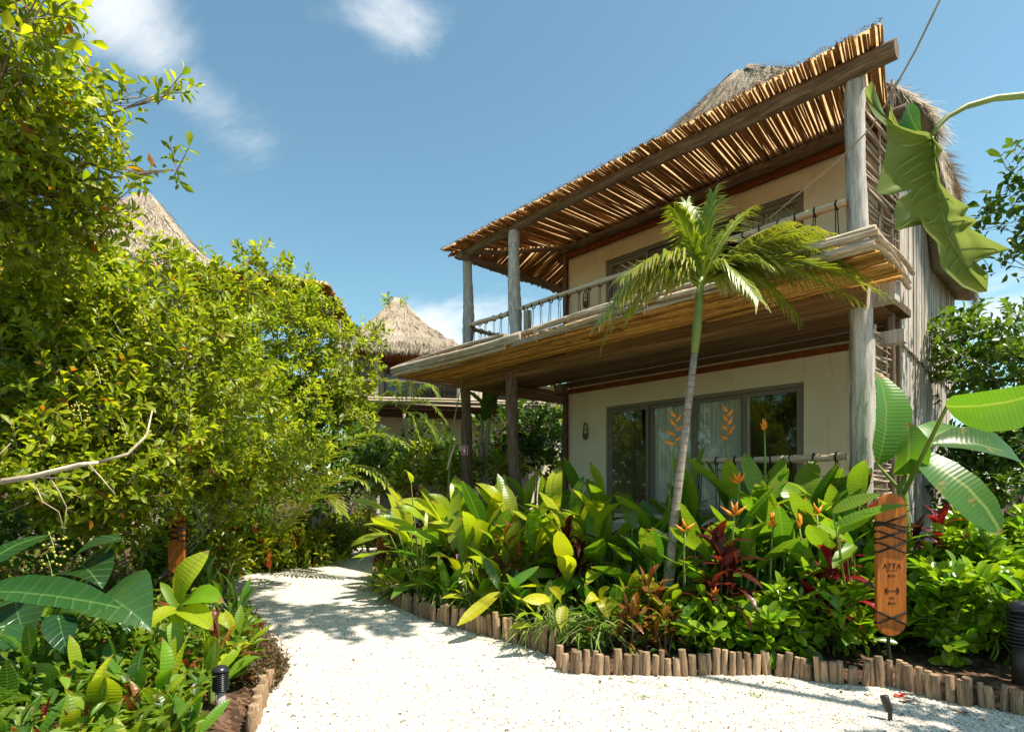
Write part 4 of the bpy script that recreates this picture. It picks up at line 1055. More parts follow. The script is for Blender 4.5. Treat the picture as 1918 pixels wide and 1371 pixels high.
# ------------------------------------------------------------------ tall leafy growth on the left
PB = lambda px, Y: GB(px, Y)
shrub('buttonwood_tree', 'tall leafy tree whose branches reach up against the sky at the path bend', 'tree', None, Vector((-5.6, 4.6, gz(-5.6, 4.6))),
      [CL(-40, 60, 4.0, 150, 130), CL(30, 30, 3.7, 85, 90), CL(-60, 260, 4.3, 170, 150), CL(105, 255, 4.7, 100, 62), CL(195, 230, 4.8, 42, 25), CL(265, 180, 4.9, 34, 5), CL(318, 176, 4.95, 12, 3), CL(255, 318, 4.8, 35, 14),
       CL(322, 316, 4.9, 14, 6), CL(20, 385, 4.8, 110, 55), CL(40, 155, 4.2, 75, 60), CL(50, 320, 4.6, 100, 55), CL(165, 325, 4.7, 50, 28), CL(150, 385, 4.9, 55, 24), CL(205, 440, 5.1, 50, 20), CL(225, 370, 4.9, 16, 5), CL(120, 430, 5.0, 70, 35), CL(60, 470, 5.0, 90, 40)], L_TREE, 33, .10, .21, 10, .24, .014, shell=.25, hub=R(-150, 330, 4.5))
shrub('green_buttonwood', 'broad mass of small-leaved shrub with yellow-green berries above the path', 'shrub', None, PB(180, 6.4),
      [CL(300, 600, 6.6, 140, 65), CL(110, 590, 6.0, 160, 90), CL(430, 560, 7.0, 75, 42), CL(478, 480, 7.2, 20, 12), CL(500, 500, 7.2, 30, 14), CL(330, 690, 6.4, 165, 120), CL(100, 740, 5.6, 180, 130), CL(-60, 620, 5.4, 150, 140),
       CL(250, 820, 6.0, 170, 110), CL(20, 500, 5.8, 110, 45), CL(310, 500, 6.5, 45, 16), CL(380, 520, 6.8, 45, 18), CL(160, 500, 6.0, 60, 30)], L_TREE, 44, .102, .22, 10, .20, .012, shell=.2, hub=R(150, 760, 5.9))
shrub('green_buttonwood', 'upright leafy shrub with reddish twigs whose sprays overlap the distant thatch', 'shrub', None, PB(560, 12.7),
      [CL(540, 565, 11.3, 55, 35), CL(600, 575, 11.8, 22, 16), CL(570, 530, 11.8, 16, 10), CL(625, 590, 11.8, 18, 16), CL(520, 525, 11.3, 22, 14), CL(530, 640, 11.3, 100, 75), CL(620, 645, 11.8, 60, 35), CL(690, 630, 12.4, 32, 18), CL(735, 580, 12.4, 14, 6), CL(560, 750, 11.8, 110, 80), CL(645, 735, 12.4, 62, 50),
       CL(690, 690, 12.4, 20, 18), CL(470, 770, 9.6, 120, 110), CL(660, 795, 12.4, 42, 28)], L_TREE2, 22, .125, .22, 9, .26, .012, shell=.15, hub=R(545, 800, 11.8))
shrub('low_buttonwood', 'dense lower hedge of small leaves between the paddle sign and the tall shrubs', 'shrub', None, PB(250, 6.6),
      [CL(320, 875, 6.6, 115, 45), CL(180, 900, 5.6, 150, 85), CL(30, 880, 5.0, 150, 90), CL(440, 880, 7.4, 95, 70), CL(530, 860, 8.2, 80, 60), CL(200, 970, 5.8, 80, 45), CL(430, 935, 7.2, 45, 30)], L_TREE, 42, .10, .22, 10, .20, .010, shell=.2)
# berry sprays and bare branch in front of the shrubs
for (px, py, Y, k) in ((150, 770, 4.9, 26), (235, 800, 5.0, 14), (185, 700, 4.95, 16), (270, 590, 5.3, 18), (100, 1020, 3.9, 22), (95, 1060, 3.9, 10)):
    c = R(px, py, Y); root = thing('berry_spray', c - Vector((0, 0, .1)), 'drooping spray of yellow-green berries on the leafy shrub', 'berries', 'berry sprays on the shrubs')
    mb = MB(); mb.tube([c + Vector((-.05, .02, .09)), c, c + Vector((.03, -.02, -.09))], .003, 4); mb.build('stalk', M_STEMG, root)
    for i in range(k):
        q = c + Vector((U(-.10, .10), U(-.05, .05), U(-.09, .07))); mb = MB(); r = U(.007, .011)
        mb.tube([q + Vector((0, 0, -r)), q + Vector((0, 0, -.5 * r)), q + Vector((0, 0, .5 * r)), q + Vector((0, 0, r))], [r * .4, r, r, r * .4], 6); mb.build('berry', M_BERRY, root, True)
bb = thing('bare_branch', GB(-40, 4.3), 'bare grey branch with thin drooping twigs sticking out of the shrubs', 'branch')
mb = MB(); mb.tube([GB(-60, 4.4), R(-60, 1000, 4.4), R(-20, 905, 4.3), R(60, 893, 4.2), R(150, 870, 4.2), R(185, 866, 4.25)], [.03, .03, .026, .022, .018, .012], 7); mb.build('limb', M_POLE, bb, True)
mb = MB(); mb.tube([R(185, 866, 4.25), R(240, 850, 4.3), R(275, 815, 4.4), R(285, 770, 4.5)], [.012, .011, .009, .005], 6); mb.build('limb', M_POLE, bb, True)
for pts in ([(60, 893), (80, 940), (110, 958), (122, 1000)], [(88, 885), (110, 920), (125, 950), (118, 1000)], [(165, 868), (190, 895), (215, 925)], [(0, 900), (-10, 860), (20, 830)]):
    mb = MB(); mb.tube([R(a, b, 4.2) for a, b in pts], [.006, .005, .004, .002][:len(pts)], 5); mb.build('twig', M_POLE, bb, True)

# ------------------------------------------------------------------ border on the left of the path
for i, (px, Y, w, h) in enumerate([(455, 9.6, .5, .55), (520, 10.2, .5, .55), (580, 10.9, .55, .6), (640, 12.0, .6, .6), (400, 8.9, .5, .6), (350, 8.4, .45, .6), (690, 14.6, .8, .7), (610, 12.6, .6, .75), (470, 10.9, .6, .85)]):
    b = GB(px - 20, Y); c = b + Vector((0, 0, h * .5))
    shrub('border_shrub', 'low border shrub of narrow yellow-green leaves spilling onto the gravel', 'shrub', 'low shrubs lining the left of the path', b, [(c, (w, w * .8, h * .55)), (c + Vector((U(-.3, .3), -.15, -h * .2)), (w * .8, w * .6, h * .4))], L_CROTON, 34, .19, .16, 8, .16, .01, .5, shell=.3)
for (px, py, Y) in ((549, 1012, 10.2), (505, 1048, 9.6), (480, 985, 10.0)):
    c = R(px, py, Y); root = thing('red_flower_spike', Vector((c.x, c.y, gz(c.x, c.y))), 'upright red flower spike among the low path shrubs', 'flower', 'red flower spikes beside the path')
    mb = MB(); mb.tube([Vector((c.x, c.y, gz(c.x, c.y))), c - Vector((0, 0, .1)), c + Vector((0, 0, .12))], .007, 4); mb.build('stem', M_STEMG, root)
    for k in range(9):
        z = -.12 + k * .03
        for sg in (-1, 1):
            q = c + Vector((0, -.01, z)); mb = MB(); k2 = 1 - k / 12; mb.tube([q, q + Vector((sg * .025 * k2, -.01, .004)), q + Vector((sg * .05 * k2, -.015, .03))], [.005, .007, .001], 5); mb.build('bract', M_REDFLOWER, root)
# arching palms beyond the border
def palm_clump(label, base, fr, ll, name='areca_palm', dry=.1, w=.014, droop=.5):
    root = thing(name, base, label, 'palm', None)
    for p0, pc, p1 in fr: frond(root, p0, pc, p1, ll, 30, dry=dry, w=w, droop=droop)
    return root
b = GB(486, 10.3)
palm_clump('young palm with one long yellow-green frond arching over the path border', b,
  [(b, R(630, 740, 9.4), R(760, 835, 8.9)), (b, R(630, 800, 9.4), R(720, 905, 8.9)), (b, R(540, 860, 10.4), R(470, 950, 10.0)), (b, R(600, 870, 10.2), R(640, 960, 9.8)), (b, R(560, 850, 11), R(540, 890, 11.5)), (b, R(500, 880, 10.4), R(410, 930, 9.8)), (b, R(620, 850, 10.8), R(690, 910, 10.4))], .50, dry=.3, w=.021)
b = GB(690, 12.6)
palm_clump('low dark palm clump at the foot of the distant house', b,
  [(b, R(680, 850, 12.4), R(760, 880, 12.2)), (b, R(650, 860, 12.4), R(600, 930, 12)), (b, R(690, 840, 12.6), R(720, 930, 12)), (b, R(700, 830, 13), R(790, 850, 13)), (b, R(660, 830, 13), R(620, 860, 13.2))], .4, dry=.02)
# small palm in front of the distant house
b = GB(766, 13.6); top = R(757, 775, 13.6)
sp = thing('small_palm', b, 'slender small palm standing in front of the distant balcony', 'palm')
mb = MB(); mb.tube([b, R(764, 850, 13.6), R(760, 800, 13.6), top], [.06, .05, .045, .04], 8); mb.build('trunk', M_TRUNK, sp, True)
for pc, p1 in (((790, 720), (835, 790)), ((800, 690), (822, 745)), ((735, 700), (700, 770)), ((770, 690), (775, 705)), ((725, 720), (690, 810)), ((800, 760), (822, 830)), ((775, 760), (795, 840)), ((748, 700), (735, 720))):
    frond(sp, top, R(*pc, 13.6), R(*p1, 13.4), .34, 24, dry=.03, w=.016, droop=.9)

shrub('back_hedge', 'leafy hedge filling the gap below the tall shrubs left of the path', 'shrub', None, GB(150, 7.6), [CL(60, 930, 7.2, 120, 60), CL(230, 940, 7.6, 110, 55), CL(400, 930, 8.6, 90, 50), CL(330, 1010, 8.2, 50, 40), CL(160, 1010, 6.6, 100, 40), CL(-40, 1000, 6.0, 110, 50), CL(480, 900, 9.6, 70, 55)], L_FAR, 16, .13, .25, 8, .22, .010, shell=.15)
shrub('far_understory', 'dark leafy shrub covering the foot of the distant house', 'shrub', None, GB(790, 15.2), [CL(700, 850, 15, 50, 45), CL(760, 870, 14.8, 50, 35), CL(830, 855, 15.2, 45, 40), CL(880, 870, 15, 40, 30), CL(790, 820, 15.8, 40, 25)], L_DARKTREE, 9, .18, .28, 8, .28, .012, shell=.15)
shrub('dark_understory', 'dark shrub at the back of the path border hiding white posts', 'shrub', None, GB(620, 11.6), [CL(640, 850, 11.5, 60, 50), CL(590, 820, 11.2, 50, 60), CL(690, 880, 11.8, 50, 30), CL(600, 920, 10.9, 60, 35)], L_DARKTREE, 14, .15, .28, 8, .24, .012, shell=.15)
for (x, y, zc2, r, lab) in ((-9.6, 6.6, 3.2, 1.9, 'round dark tree left of the tall shrubs'), (-8.8, 3.6, 3.0, 1.8, 'dark tree closing the garden on the side of the broad dappled leaf'), (-9.6, 9.8, 3.4, 1.8, 'dark tree between the tall shrubs and the hidden thatched house'), (-7.4, .2, 2.8, 1.7, 'dark tree behind the viewer beside the gravel')):
    b = Vector((x, y, gz(x, y))); shrub('garden_tree', lab, 'tree', None, b, [(Vector((x, y, zc2)), (r, r, r * .9)), (Vector((x + .5, y - .4, zc2 - 1.3)), (r * .8, r * .8, r * .6)), (Vector((x - .4, y + .5, zc2 + 1.2)), (r * .7, r * .7, r * .6))], L_FAR, 3.2, .22, .28, 8, .35, .04, shell=.4)

# ------------------------------------------------------------------ left foreground
el = thing('elephant_ear', GB(60, 4.2), 'elephant ear with large dark heart-shaped leaves under the berry sprays', 'plant')
for (a, b_, Ya, Yb, fam, wd) in (((30, 1130), (60, 1230), 3.9, 3.6, F_EAR, 1.1), ((190, 1120), (300, 1190), 3.8, 3.5, F_EAR, 1.15), ((150, 1060), (200, 1110), 4.3, 4.0, F_EAR, 1.2), ((110, 1160), (130, 1240), 3.5, 3.3, F_EAR, .8),
                              ((215, 1010), (120, 1050), 4.3, 4.0, F_EAR, .8), ((5, 1180), (-30, 1290), 3.6, 3.4, F_EAR, 1.2), ((250, 1120), (235, 1200), 4.2, 4.0, F_EAR, 1.0)):
    p0, p1 = R(*a, Ya), R(*b_, Yb); p1 = p0.lerp(p1, .85); put_leaf(fam, p0, p1, el, (U(-.3, .3), -.5, 1), wd)
    inst('petiole', STALK, frame(GB(60, 4.2), p0, (1, .3, 0), .018), el)
bl = thing('broad_leaf_plant', GB(-90, 3.4), 'plant with one long broad dappled leaf lying across the elephant ears', 'plant')
put_leaf(F_BIGSHADED[0], R(-40, 1108, 3.2), R(225, 1138, 3.1), bl, (0, -.75, 1), .62); put_leaf(F_BIGSHADED[2], R(-60, 1085, 3.4), R(100, 1000, 3.9), bl, (0, -.5, 1), .9)
inst('petiole', STALK, frame(GB(-90, 3.4), R(-55, 1105, 3.2), (1, .3, 0), .02), bl); inst('petiole', STALK, frame(GB(-90, 3.4), R(-58, 1086, 3.4), (1, .3, 0), .02), bl)
bn = thing('wavy_leaf_plant', GB(345, 3.95), 'pale green plant with wavy upright leaves in front of the small paddle sign', 'plant')
for a, b_, Ya, Yb, wd in (((335, 1130), (392, 1030), 3.9, 3.9, 1.0), ((340, 1135), (420, 1128), 3.9, 3.7, .9), ((335, 1140), (272, 1185), 3.85, 3.6, 1.0), ((335, 1140), (330, 1230), 3.85, 3.7, .7), ((338, 1140), (400, 1180), 3.85, 3.6, .8), ((330, 1140), (300, 1090), 3.95, 4.0, .7)):
    put_leaf(F_WIDE, R(*a, Ya), R(*b_, Yb), bn, (.2, -.6, .8), wd * 1.05)
inst('stem', STALK, frame(GB(345, 3.95), R(337, 1132, 3.9), (1, .3, 0), .02), bn)
for (px, Y, n, h, L_, fam, lab, grp) in [
    (305, 3.35, 8, .22, .30, F_PADDLE, 'low plant with upright green paddle leaves beside the ribbed bollard light', 'paddle leaf plants round the bollard light'),
    (390, 3.75, 8, .22, .34, F_PADDLE, 'low plant with upright green paddle leaves beside the ribbed bollard light', 'paddle leaf plants round the bollard light'),
    (190, 2.95, 9, .20, .34, F_PADDLE, 'low plant with upright green paddle leaves beside the ribbed bollard light', 'paddle leaf plants round the bollard light'),
    (430, 4.3, 8, .25, .34, F_PADDLE, 'low plant with upright green paddle leaves beside the ribbed bollard light', 'paddle leaf plants round the bollard light'),
    (300, 3.0, 8, .16, .28, F_WIDE, 'low plant with upright green paddle leaves beside the ribbed bollard light', 'paddle leaf plants round the bollard light'),
    (440, 5.0, 8, .30, .36, F_DRAC, 'dark strappy plant leaning over the gravel at the path bend', 'dark strappy plants at the path bend'),
    (420, 6.1, 8, .30, .38, F_DRAC, 'dark strappy plant leaning over the gravel at the path bend', 'dark strappy plants at the path bend'),
    (390, 7.0, 8, .30, .38, F_DRAC, 'dark strappy plant leaning over the gravel at the path bend', 'dark strappy plants at the path bend'),
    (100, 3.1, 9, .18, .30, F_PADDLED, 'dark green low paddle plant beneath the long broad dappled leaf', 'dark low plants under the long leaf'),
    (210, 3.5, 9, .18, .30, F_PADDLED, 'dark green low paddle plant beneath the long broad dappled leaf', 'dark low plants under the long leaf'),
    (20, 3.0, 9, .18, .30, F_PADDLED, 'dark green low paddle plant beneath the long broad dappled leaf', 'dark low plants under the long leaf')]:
    paddle_plant('paddle_plant', lab, 'plant', grp, GB(px, Y), n, h, L_, fam, 1.0, .07, el=(.35, 1.35))
ti_plant('bronze_ti_plant', 'bronze ti plant standing just beside the ribbed bollard light', 'bronze ti plants by the bollard', GB(255, 2.95), [(0, 0, .22)], .22, F_BRONZE, 9)
ti_plant('bronze_ti_plant', 'bronze ti plant standing just beside the ribbed bollard light', 'bronze ti plants by the bollard', GB(410, 4.05), [(0, 0, .28)], .30, F_BRONZE, 9)
ti_plant('red_ti_plant', 'thin-leaved dusky red ti plant beside the striped grass', None, GB(90, 2.75), [(0, 0, .12), (.12, .05, .1)], .26, F_RED, 11, .5)
for px, Y in ((15, 2.8), (270, 3.6), (60, 2.65), (225, 3.2)):
    grass_plant('striped_grass', 'white-striped spider plant under the broad leaves left of the path', 'spider plant', 'striped spider plants left of the path', GB(px, Y), 46, .34, .008, L_STRIPE)
for (px, Y, fam, n, h, L_) in ((150, 3.3, F_PADDLE, 9, .2, .3), (60, 3.5, F_PADDLED, 9, .25, .3), (260, 3.3, F_PADDLED, 9, .2, .28), (350, 3.0, F_PADDLED, 8, .14, .24), (130, 2.7, F_PADDLE, 8, .14, .26), (240, 2.65, F_PADDLE, 8, .12, .24), (300, 3.15, F_WIDE, 7, .14, .2), (310, 3.75, F_DRAC, 10, .2, .32), (20, 2.6, F_DRAC, 10, .14, .3), (230, 4.3, F_PADDLED, 9, .25, .3), (120, 4.6, F_PADDLED, 9, .3, .34), (20, 4.4, F_PADDLE, 9, .3, .34)):
    paddle_plant('paddle_plant', 'short leafy filler plant among the elephant ears and spider plants', 'plant', 'short filler plants round the elephant ears', GB(px, Y), n, h, L_, fam, 1.0, .07, el=(.1, 1.25))
# brown ground cover spilling beside the left logs
def cover(name, label, pts, n, mat, L_, hmax, per_n=1):
    P = np.array(pts); D = unitv(len(P)); D[:, 2] = np.abs(D[:, 2]) * .6 + .15
    V, Fc = leaf_cloud(P, D, np.tile([0, 0, 1.0], (len(P), 1)) + .5 * unitv(len(P)), L_ * rng.uniform(.6, 1.3, len(P)), L_ * .26 * rng.uniform(.6, 1.2, len(P)))
    return tag(mk(name, V, Fc, mat, None, True), label, 'ground cover', kind='stuff')
n = 5200; t = rng.random(n); q = np.array([[G(455, 1140), G(500, 1215), G(522, 1258), G(500, 1295)][i] for i in range(4)]).astype(float)
tt = t * 3; ti_ = np.minimum(tt.astype(int), 2); f = (tt - ti_)[:, None]; P = q[ti_] * (1 - f) + q[ti_ + 1] * f
P[:, 0] += -np.abs(rng.normal(.0, .16, n)) + .06; P[:, 1] += rng.normal(0, .06, n); P[:, 2] = np.maximum(ground_h(P[:, 0], P[:, 1]), 0) + rng.uniform(0, .10, n)
cover('brown_ground_cover', 'brown and olive small-leaved ground cover spilling onto the gravel', P, n, L_BROWNCOVER, .035, .1)

# ------------------------------------------------------------------ ground cover in the beds
def bed_cover(n, x0, x1, y0, y1):
    x = rng.uniform(x0, x1, n); y = rng.uniform(y0, y1, n); ok = (~inside(x, y)) & (edge_dist(x, y) > .16); x, y = x[ok], y[ok]
    ppx = HX + F * x / y; clear = ~((np.abs(ppx - 412) < 34) & (y < 3.9)); x, y = x[clear], y[clear]
    return np.stack([x, y, ground_h(x, y) + rng.uniform(0, 1, len(x)) ** 1.5 * .30], -1)
P = np.concatenate([bed_cover(9000, -8, -1.2, 2.4, 9), bed_cover(9000, -4, -1.2, 2.3, 5.5)]); cover('low_ground_cover', 'low green ground cover under the shrubs left of the path', P, 0, L_COVER, .10, .3)
P = np.concatenate([bed_cover(10000, -3, 5.0, 4.6, 9.5), bed_cover(9000, 4.2, 9.5, 3.4, 9.5)])
inh = np.array([(Vector(p) - P1).dot(VH) < -.25 or (Vector(p) - P1).dot(UH) < -.5 for p in P]); cover('low_ground_cover', 'low green ground cover under the heliconias and paddle leaves before the house', P[inh], 0, L_COVER, .10, .3)
# ------------------------------------------------------------------ bed in front of the house
GP = 'tall paddle-leaved plants crowding the bed'
for (px, Y, n, h, L_, az0) in [(790, 7.9, 9, .75, .75, None), (860, 7.3, 9, .75, .75, None), (930, 7.7, 9, .85, .75, None), (985, 7.0, 9, .8, .75, None), (1045, 7.4, 9, .9, .75, None), (1095, 6.7, 8, .85, .75, None),
                               (880, 8.6, 8, .85, .75, None), (1000, 8.2, 8, .9, .75, None), (760, 8.8, 8, .65, .7, 3.0), (1130, 6.1, 8, .75, .7, None), (900, 6.9, 9, .65, .7, None), (1160, 6.9, 8, .95, .75, None), (1050, 8.6, 8, .95, .75, None), (940, 9.0, 8, .9, .75, None), (815, 8.4, 8, .7, .75, None), (1110, 7.6, 8, 1.0, .75, None), (955, 6.4, 8, .55, .6, None), (875, 6.7, 8, .5, .62, None), (815, 7.3, 8, .5, .65, None), (1010, 6.5, 8, .65, .65, None), (925, 7.2, 9, .7, .7, None), (1080, 6.4, 9, .7, .66, None), (1060, 7.0, 9, .85, .7, None), (970, 7.5, 9, .85, .7, None), (1150, 6.4, 8, .8, .66, None), (765, 8.2, 8, .5, .62, None), (1075, 5.9, 8, .6, .6, None), (830, 9.4, 8, .75, .75, None)]:
    labP, GP = (('tall yellow-green paddle-leaved plant above the bend of the curved log row', 'paddle-leaved plants at the bend') if px < 900 else ('tall paddle-leaved plant standing before the corner log posts of the terrace', 'paddle-leaved plants before the corner posts') if px < 1040 else ('tall paddle-leaved plant in front of the lower wall lamp and first door panel', 'paddle-leaved plants before the wall lamp'))
    paddle_plant('paddle_plant', labP, 'plant', GP, GB(px, Y), n + 3, h, L_ * .97, F_PADDLE if U(0, 1) < .92 else F_PADDLED, 1.1, .14, az0, 1.2, el=(-.45, 1.15), lean=(-.14, 0))
# long pale leaves reaching over the path
rp = thing('reaching_leaf_plant', GB(790, 7.0), 'plant whose long pale yellow leaves reach out over the gravel path', 'plant')
for a, b_, wd in (((735, 965), (655, 935), .8), ((730, 1000), (655, 1024), .9), ((800, 985), (738, 950), 1.3), ((850, 975), (802, 925), 1.4), ((845, 1030), (735, 985), .6), ((770, 905), (755, 880), 1.2), ((790, 1000), (700, 965), .7)):
    p0 = R(*a, 6.9); put_leaf(F_PADDLE[0], p0, R(*b_, 6.7), rp, (0, -.5, 1), wd); inst('petiole', STALK, frame(GB(790, 7.0), p0, (1, .3, 0), .012), rp)
yp = thing('yellow_leaf_plant', GB(945, 5.85), 'plant with one long yellow leaf hanging over the log edging', 'plant')
put_leaf(F_YELLOW[0], R(936, 1108, 5.7), R(856, 1172, 5.35), yp, (-.2, -.6, .8), .62); inst('petiole', STALK, frame(GB(945, 5.85), R(936, 1108, 5.7), (1, .3, 0), .012), yp)
put_leaf(F_PADDLED[1], R(940, 1110, 5.7), R(1010, 1060, 5.8), yp, (0, -.5, .8), .8); put_leaf(F_PADDLED[2], R(938, 1110, 5.75), R(900, 1040, 5.9), yp, (0, -.5, .8), .8)
for (b_, ls) in ((GB(1065, 5.05), [((1058, 1135), (1050, 1178), .95), ((1050, 1125), (1028, 1100), .9), ((1030, 1122), (978, 1122), .8)]), (GB(1120, 5.1), [((1120, 1120), (1140, 1160), 1.2), ((1118, 1118), (1095, 1132), 1.0), ((1122, 1118), (1142, 1100), .9)])):
    y2 = thing('yellow_leaf_plant', b_, 'small plant with rounded bright yellow leaves drooping above the striped grass', 'plant', 'small yellow-leaved plants')
    for a, c_, wd in ls:
        p0 = R(*a, 5.0); put_leaf(F_YELLOW, p0, R(*c_, 4.85), y2, (0, -.8, .6), wd * 1.2); inst('petiole', STALK, frame(b_, p0, (1, .3, 0), .008), y2)
# heliconias with orange flowers
HP = []
for (px, Y, n, h, L_) in [(1215, 6.2, 9, .95, .72), (1290, 5.9, 9, 1.0, .72), (1360, 6.0, 9, 1.15, .78), (1430, 5.7, 9, 1.1, .75), (1500, 5.6, 9, 1.05, .72), (1560, 5.3, 9, 1.0, .68), (1330, 5.4, 8, .7, .6), (1460, 5.25, 8, .75, .6), (1600, 5.2, 8, .85, .62), (1180, 5.9, 8, .8, .65), (1300, 5.6, 8, .8, .62), (1370, 5.5, 8, .85, .62), (1440, 5.5, 8, .9, .62), (1510, 5.35, 8, .9, .6), (1570, 5.5, 8, 1.0, .62), (1215, 5.6, 8, .6, .58), (1260, 6.4, 8, 1.1, .7), (1400, 6.3, 8, 1.2, .75), (1480, 6.0, 9, 1.15, .72), (1540, 5.7, 9, 1.15, .7), (1590, 5.45, 8, 1.1, .66), (1635, 5.5, 8, .9, .6), (1530, 5.0, 7, .65, .55), (1390, 5.3, 7, .7, .55), (1245, 5.5, 7, .65, .55)]:
    labH, gH = (('heliconia with yellow-edged leaves crowding the foot of the leaning palm', 'heliconias round the palm foot') if px < 1300 else ('heliconia with yellow-edged leaves before the curtained door panels', 'heliconias before the curtains') if px < 1490 else ('heliconia with yellow-edged leaves between the paddle sign and near log post', 'heliconias by the near post'))
    paddle_plant('heliconia', labH, 'heliconia', gH, GB(px, Y), n + 5, h, L_ * .86, F_HELI, .82, .15, None, el=(-.55, 1.05), lean=(.08, 0))
def heliconia_flower(px, py, Y, size, tall):
    c = R(px, py, Y); b_ = Vector((c.x + U(-.05, .05), c.y + .05, gz(c.x, c.y)))
    root = thing('heliconia_flower', b_, 'orange zigzag heliconia flower upright on a long green stem' if tall else 'orange bird-like heliconia flower with spreading bracts on a slim stem', 'flower', 'tall zigzag heliconia flowers' if tall else 'bird-like heliconia flowers')
    mb = MB(); mb.tube(bez(b_, b_.lerp(c, .6) + Vector((U(-.10, .10), U(-.05, .05), .05)), c, 6), [.016, .015, .014, .012, .010, .009], 6); mb.build('stem', M_STEMG, root, True)
    n = 7 if tall else random.choice((3, 4, 5)); ta = U(-1.0, 1.0); size = size * U(.85, 1.15)
    for k in range(n):
        f = k / n; z = size * (f if tall else f * .35); sg = 1 if k % 2 else -1
        q = c + Vector((0, 0, z)); L_ = size * ((.42 - .12 * f) if tall else (.75 - .1 * k)); e = .55 + .5 * f if tall else .45 + .33 * k
        e += U(-.18, .18); ca = ta + U(-.25, .25); tip = q + Vector((sg * math.cos(e) * L_ * math.cos(ca), sg * math.cos(e) * L_ * math.sin(ca), math.sin(e) * L_)); mb = MB()
        mb.tube([q, q.lerp(tip, .35) + Vector((0, 0, -.01)), tip], [.009, .019, .002], 6); mb.build('bract', M_FLOWER, root, True)
for (px, py, Y, s, tall) in ((1265, 832, 5.9, .30, 1), (1362, 822, 5.9, .30, 1), (1432, 805, 5.9, .16, 0), (1384, 905, 5.5, .19, 0), (1376, 966, 5.2, .20, 0), (1448, 985, 5.1, .20, 0), (1497, 988, 5.1, .18, 0), (1530, 965, 5.2, .15, 0), (1284, 995, 5.3, .16, 0), (1338, 1115, 4.85, .10, 0)):
    heliconia_flower(px, py, Y, s, tall)
hc = thing('heliconia', GB(1600, 4.8), 'heliconia whose long leaves lie across the top of the paddle sign', 'heliconia')
for a, b_, Ya, Yb, wd in (((1565, 985), (1705, 945), 4.5, 4.3, .5), ((1570, 1000), (1640, 960), 4.5, 4.35, .75), ((1560, 960), (1650, 925), 4.8, 4.7, .7), ((1585, 1010), (1528, 985), 4.7, 4.6, .8), ((1600, 1020), (1560, 1065), 4.7, 4.5, .7)):
    p0 = R(*a, Ya); put_leaf(F_HELI, p0, R(*b_, Yb), hc, (-.1, -.6, .8), wd * 1.1); inst('petiole', STALK, frame(GB(1600, 4.8), p0, (1, .3, 0), .010), hc)
# ti plants
TI = [(1352, 1030, 4.95, .40, F_MAROON, 'maroon ti plant with dark strap leaves under the heliconias'), (1560, 1055, 4.8, .36, F_RED, 'crimson ti plant in the gap between the paddle sign and the heliconias'),
      (1757, 985, 5.3, .32, F_RED, 'crimson ti plant under the big drooping banana leaf'), (1608, 905, 5.6, .30, F_RED, 'dark red ti plant at the foot of the near log post'), (1712, 1000, 5.6, .28, F_MAROON, 'dim maroon ti plant behind the wooden paddle sign'),
      (1213, 1085, 5.1, .26, F_BRONZE, 'tall bronze ti plant beside the leaning palm trunk'), (1180, 1140, 4.85, .22, F_BRONZE, 'low bronze and cream ti plant above the second log row'), (1245, 1150, 4.8, .2, F_BRONZE, 'small bronze ti plant next to the glossy shrubs'),
      (950, 1005, 6.3, .32, F_BRONZE, 'rusty ti plant among the yellow-green paddle leaves'), (850, 1015, 6.9, .32, F_MAROON, 'reddish ti plant near the bend of the curved log row'), (1065, 1000, 6.0, .32, F_MAROON, 'dark red ti plant deep in the paddle leaves'), (730, 1000, 8.2, .34, F_BRONZE, 'pinkish bronze ti plant at the far tip of the bed'), (775, 925, 10.5, .4, F_RED, 'small red ti plant far back beside the path')]
for px, py, Y, L_, fam, lab in TI:
    top = R(px, py, Y); b_ = Vector((top.x, top.y, gz(top.x, top.y))); hh_ = max(.12, top.z - b_.z); ti_plant('ti_plant', lab, None, b_, [(0, 0, hh_ * .92), (U(.06, .14), U(-.08, .08), hh_ * .68), (-U(.06, .14), U(-.1, .05), hh_ * .5)], L_, fam, 12, 1.2, .25)
# lower row of bronze/green leaves and striped grass along the logs
for (px, Y) in ((760, 7.2), (735, 7.6), (820, 6.6), (1000, 5.35), (1095, 4.95), (1130, 4.95), (880, 6.2), (1050, 5.2), (705, 8.4)):
    grass_plant('striped_grass', 'white-striped spider plant spilling over the log edging of the bed', 'spider plant', 'striped spider plants along the logs', GB(px, Y), 60, .42, .009, L_STRIPE)
for (px, Y, fam) in ((715, 8.0, F_PADDLE), (745, 7.4, F_PADDLE), (790, 6.85, F_PADDLE), (840, 6.45, F_PADDLED), (905, 6.15, F_PADDLE), (975, 5.75, F_PADDLED), (1030, 5.45, F_PADDLE), (1150, 5.2, F_PADDLED), (1185, 5.4, F_PADDLE), (1110, 5.5, F_PADDLED), (870, 6.9, F_PADDLED), (1290, 5.15, F_PADDLED), (1240, 5.15, F_WIDE), (925, 6.7, F_DRAC), (1010, 6.2, F_DRAC), (1090, 6.1, F_DRAC)):
    le, ge_ = (('short leafy plant just behind the curved log row', 'short plants behind the curved logs') if px < 1040 else ('short leafy plant between the striped grass and the palm trunk', 'short plants near the palm trunk'))
    paddle_plant('edge_plant', le, 'plant', ge_, GB(px, Y), 12, .24, .36, fam, 1.0, .09, el=(.05, 1.2))
